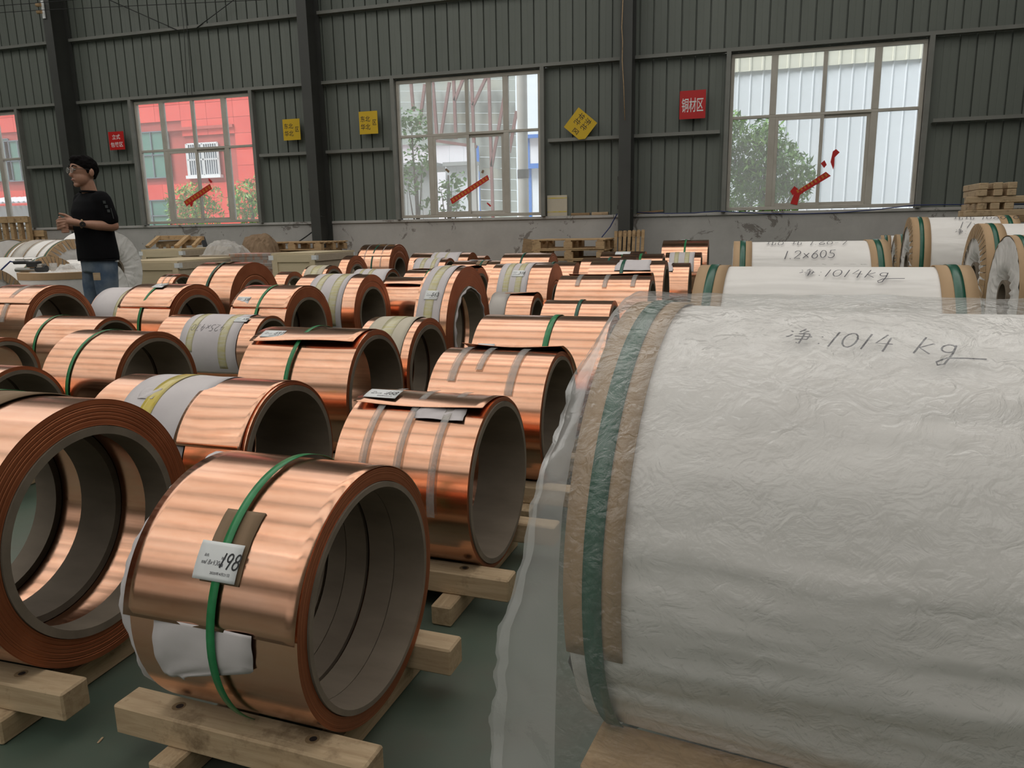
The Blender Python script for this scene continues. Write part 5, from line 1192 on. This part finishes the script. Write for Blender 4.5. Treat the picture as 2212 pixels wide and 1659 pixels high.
# concrete post
PY = 19.0; a = at(1129, 300, Y=PY); pst = thing('concrete_post', 'round concrete post with dark band outside the poplar window', 'post', (a.x, PY, -.05))
for z0, z1, rr, mt in ((0, at(1129, 381, Y=PY).z, .135, 'o_conc'), (at(1129, 381, Y=PY).z, at(1129, 362, Y=PY).z, .145, 'column'), (at(1129, 362, Y=PY).z, 6.5, .13, 'o_conc')):
    vs, fs = revolve([(z0, rr), (z1, rr)], 24, 'z'); link('post_section', mesh('post_section', vs, fs, mt, smooth=True), pst)
# white sheds with blue trim
def shed(label, px0, px1, ptop, Y, mat='o_white', roof='o_white', trim=True, dep=6):
    a, b = at(px0, ptop, Y=Y), at(px1, ptop, Y=Y); w = b.x - a.x; h = a.z; o = thing('white_shed', label, 'building', ((a.x + b.x) / 2, Y, -.05)); n = max(3, int(w / .9))
    for k in range(n): box('wall_sheet', -w / 2 + w * k / n + .008, -w / 2 + w * (k + 1) / n - .008, -.02, .02, 0, h, mat, o)
    ov = .2 if trim else -.02; box('roof', -w / 2 - ov, w / 2 + ov, -.3, dep, h, h + .12, roof, o)
    if trim:
        box('eaves_trim', -w / 2 - .2, w / 2 + .2, -.32, -.3, h - .05, h + .14, 'o_blue', o)
        for s in (-1, 1): box('corner_trim', s * w / 2 - .12, s * w / 2 + .12, -.05, -.03, 0, h, 'o_blue', o)
    return o
shed('long white shed with blue eaves behind the conveyor gallery', 850, 1032, 302, 44); shed('white shed with blue trim right of the concrete post', 1140, 1290, 296, 42)
shed('near white shed with blue corner right of the concrete post', 1142, 1230, 360, 30)
shed('low grey tin shed below the poplar branches', 845, 944, 360, 24, 'o_grey', 'o_grey', False, 2.5); shed('low white tin shed beside the grey one', 962, 1034, 357, 24.5, 'o_white', 'o_grey', False, 2.5)
# white ribbed building behind the right window
BYY = 18.6
a, b = at(1490, 300, Y=BYY), at(2120, 300, Y=BYY); zt_ = at(1780, 138, Y=BYY).z
wb_ = thing('white_ribbed_building', 'white ribbed sheet building with cream fascia seen through the tree window', 'building', ((a.x + b.x) / 2, BYY, -.05)); w = b.x - a.x; n = int(w / .262)
sht = mesh('ribbed_sheet', [(x, y, z) for z in (0, zt_ + .05) for x, y in ((0, 0), (.225, 0), (.235, -.022), (.252, -.022), (.262, 0))], [(i, i + 1, 5 + i + 1, 5 + i) for i in range(4)], 'o_white')
for k in range(n): link('ribbed_sheet', sht, wb_, (-w / 2 + k * .262, 0, 0))
fas = mesh('fascia_sheet', [(x, y, z) for z in (0, .5) for x, y in ((0, -.06), (.20, -.06), (.215, -.085), (.247, -.085), (.262, -.06))], [(i, i + 1, 5 + i + 1, 5 + i) for i in range(4)], 'o_cream')
for k in range(n): link('fascia_sheet', fas, wb_, (-w / 2 + k * .262, 0, zt_))
box('roof', -w / 2, w / 2, .05, 8, zt_ + .5, zt_ + .6, 'o_white', wb_)
# trees
def leaf_vf(s, long=2.6):
    return [(0, -s * long / 2, 0), (s * .5, -s * .2, .04 * s), (0, s * long / 2, 0), (-s * .5, -s * .2, .04 * s)], [(0, 1, 2), (0, 2, 3)]
def foliage(name, centres, nleaf, size, long, mat, parent, seed, shell=.75):
    rnd = random.Random(seed); vs, fs = [], []
    for c, r in centres:
        for _ in range(int(nleaf * r ** 2)):
            d = Vector((rnd.gauss(0, 1), rnd.gauss(0, 1), rnd.gauss(0, 1))).normalized(); q = Vector(c) + d * (r * (shell + (1 - shell) * rnd.random() ** .5) * rnd.uniform(.75, 1.08))
            e = Matrix.Rotation(rnd.uniform(0, 6.3), 3, 'Z') @ Matrix.Rotation(rnd.gauss(0, .7), 3, 'X') @ Matrix.Rotation(rnd.gauss(0, .5), 3, 'Y'); lv, lf = leaf_vf(size * rnd.uniform(.7, 1.3), long); k = len(vs)
            vs += [q + e @ Vector(p) for p in lv]; fs += [tuple(k + i for i in f) for f in lf]
    return tag(link(name, mesh(name, vs, fs, mat), parent), kind='stuff')
def tree(label, pts, Y, mat, seed, nleaf=900, size=.035, long=3.4, trunk=True, dy=.35):
    rnd = random.Random(seed); C3 = []
    for px, py, r in pts: q = at(px, py, Y=Y); q.y += rnd.uniform(-dy, dy); C3.append((q, r))
    bx = sum(c.x for c, _ in C3) / len(C3); o = thing('tree', label, 'tree', (bx, Y, -.05)); loc = o.location.copy()
    C3 = [(c - loc, r) for c, r in C3]
    if trunk:
        tube('trunk', [(0, 0, 0), (.03, 0, .6), (0, .02, 1.4), (.02, 0, 2.2)], [.07, .055, .045, .02], 'bark', o)
        for c, r in C3[::2]: tube('branch', [(0, 0, min(1.0, c.z * .5)), c * .6 + Vector((0, 0, .2)), c], [.025, .015, .006], 'bark', o, 6)
    foliage('foliage', C3, nleaf, size, long, mat, o, seed); return o
tree('leafy green tree with narrow leaves outside the tree window', [(1575, 300, .42), (1600, 345, .5), (1640, 330, .45), (1665, 300, .35), (1590, 400, .55), (1650, 385, .55), (1700, 375, .45), (1690, 335, .35), (1720, 400, .35), (1620, 440, .55), (1690, 430, .45), (1580, 270, .28), (1648, 280, .26), (1738, 385, .25)], 16.2, 'leaf', 3, 2600, .042, 3.6)
tree('young poplar with broad leaves outside the poplar window', [(885, 255, .30), (900, 275, .30), (880, 285, .28), (890, 330, .30), (905, 345, .28), (880, 380, .28), (895, 400, .30), (930, 350, .16)], 15.6, 'leaf2', 5, 900, .075, 1.5)
tree('low poplar branches with broad leaves below the red banner', [(960, 410, .22), (978, 385, .2), (985, 405, .22), (950, 440, .22), (1000, 430, .22), (930, 445, .2), (975, 452, .2)], 15.8, 'leaf2', 8, 900, .075, 1.5)
tree('yellow-green bush below the banner outside the red building window', [(400, 440, .6), (425, 450, .6), (440, 425, .45), (395, 465, .55), (450, 465, .5), (415, 420, .4)], 21, 'leaf', 11, 1100, .05, 3.0)
tree('round green bush at the right side of the red building window', [(545, 430, .6), (535, 455, .55), (560, 415, .5), (550, 475, .6), (530, 440, .4)], 20, 'leaf', 13, 1200, .05, 3.0)
SC.cycles.max_bounces = 6; SC.cycles.diffuse_bounces = 3; SC.cycles.glossy_bounces = 4; SC.cycles.transmission_bounces = 4; SC.cycles.transparent_max_bounces = 8
SC.cycles.caustics_reflective = False; SC.cycles.caustics_refractive = False
SC.cycles.use_adaptive_sampling = True; SC.cycles.adaptive_threshold = 0.05
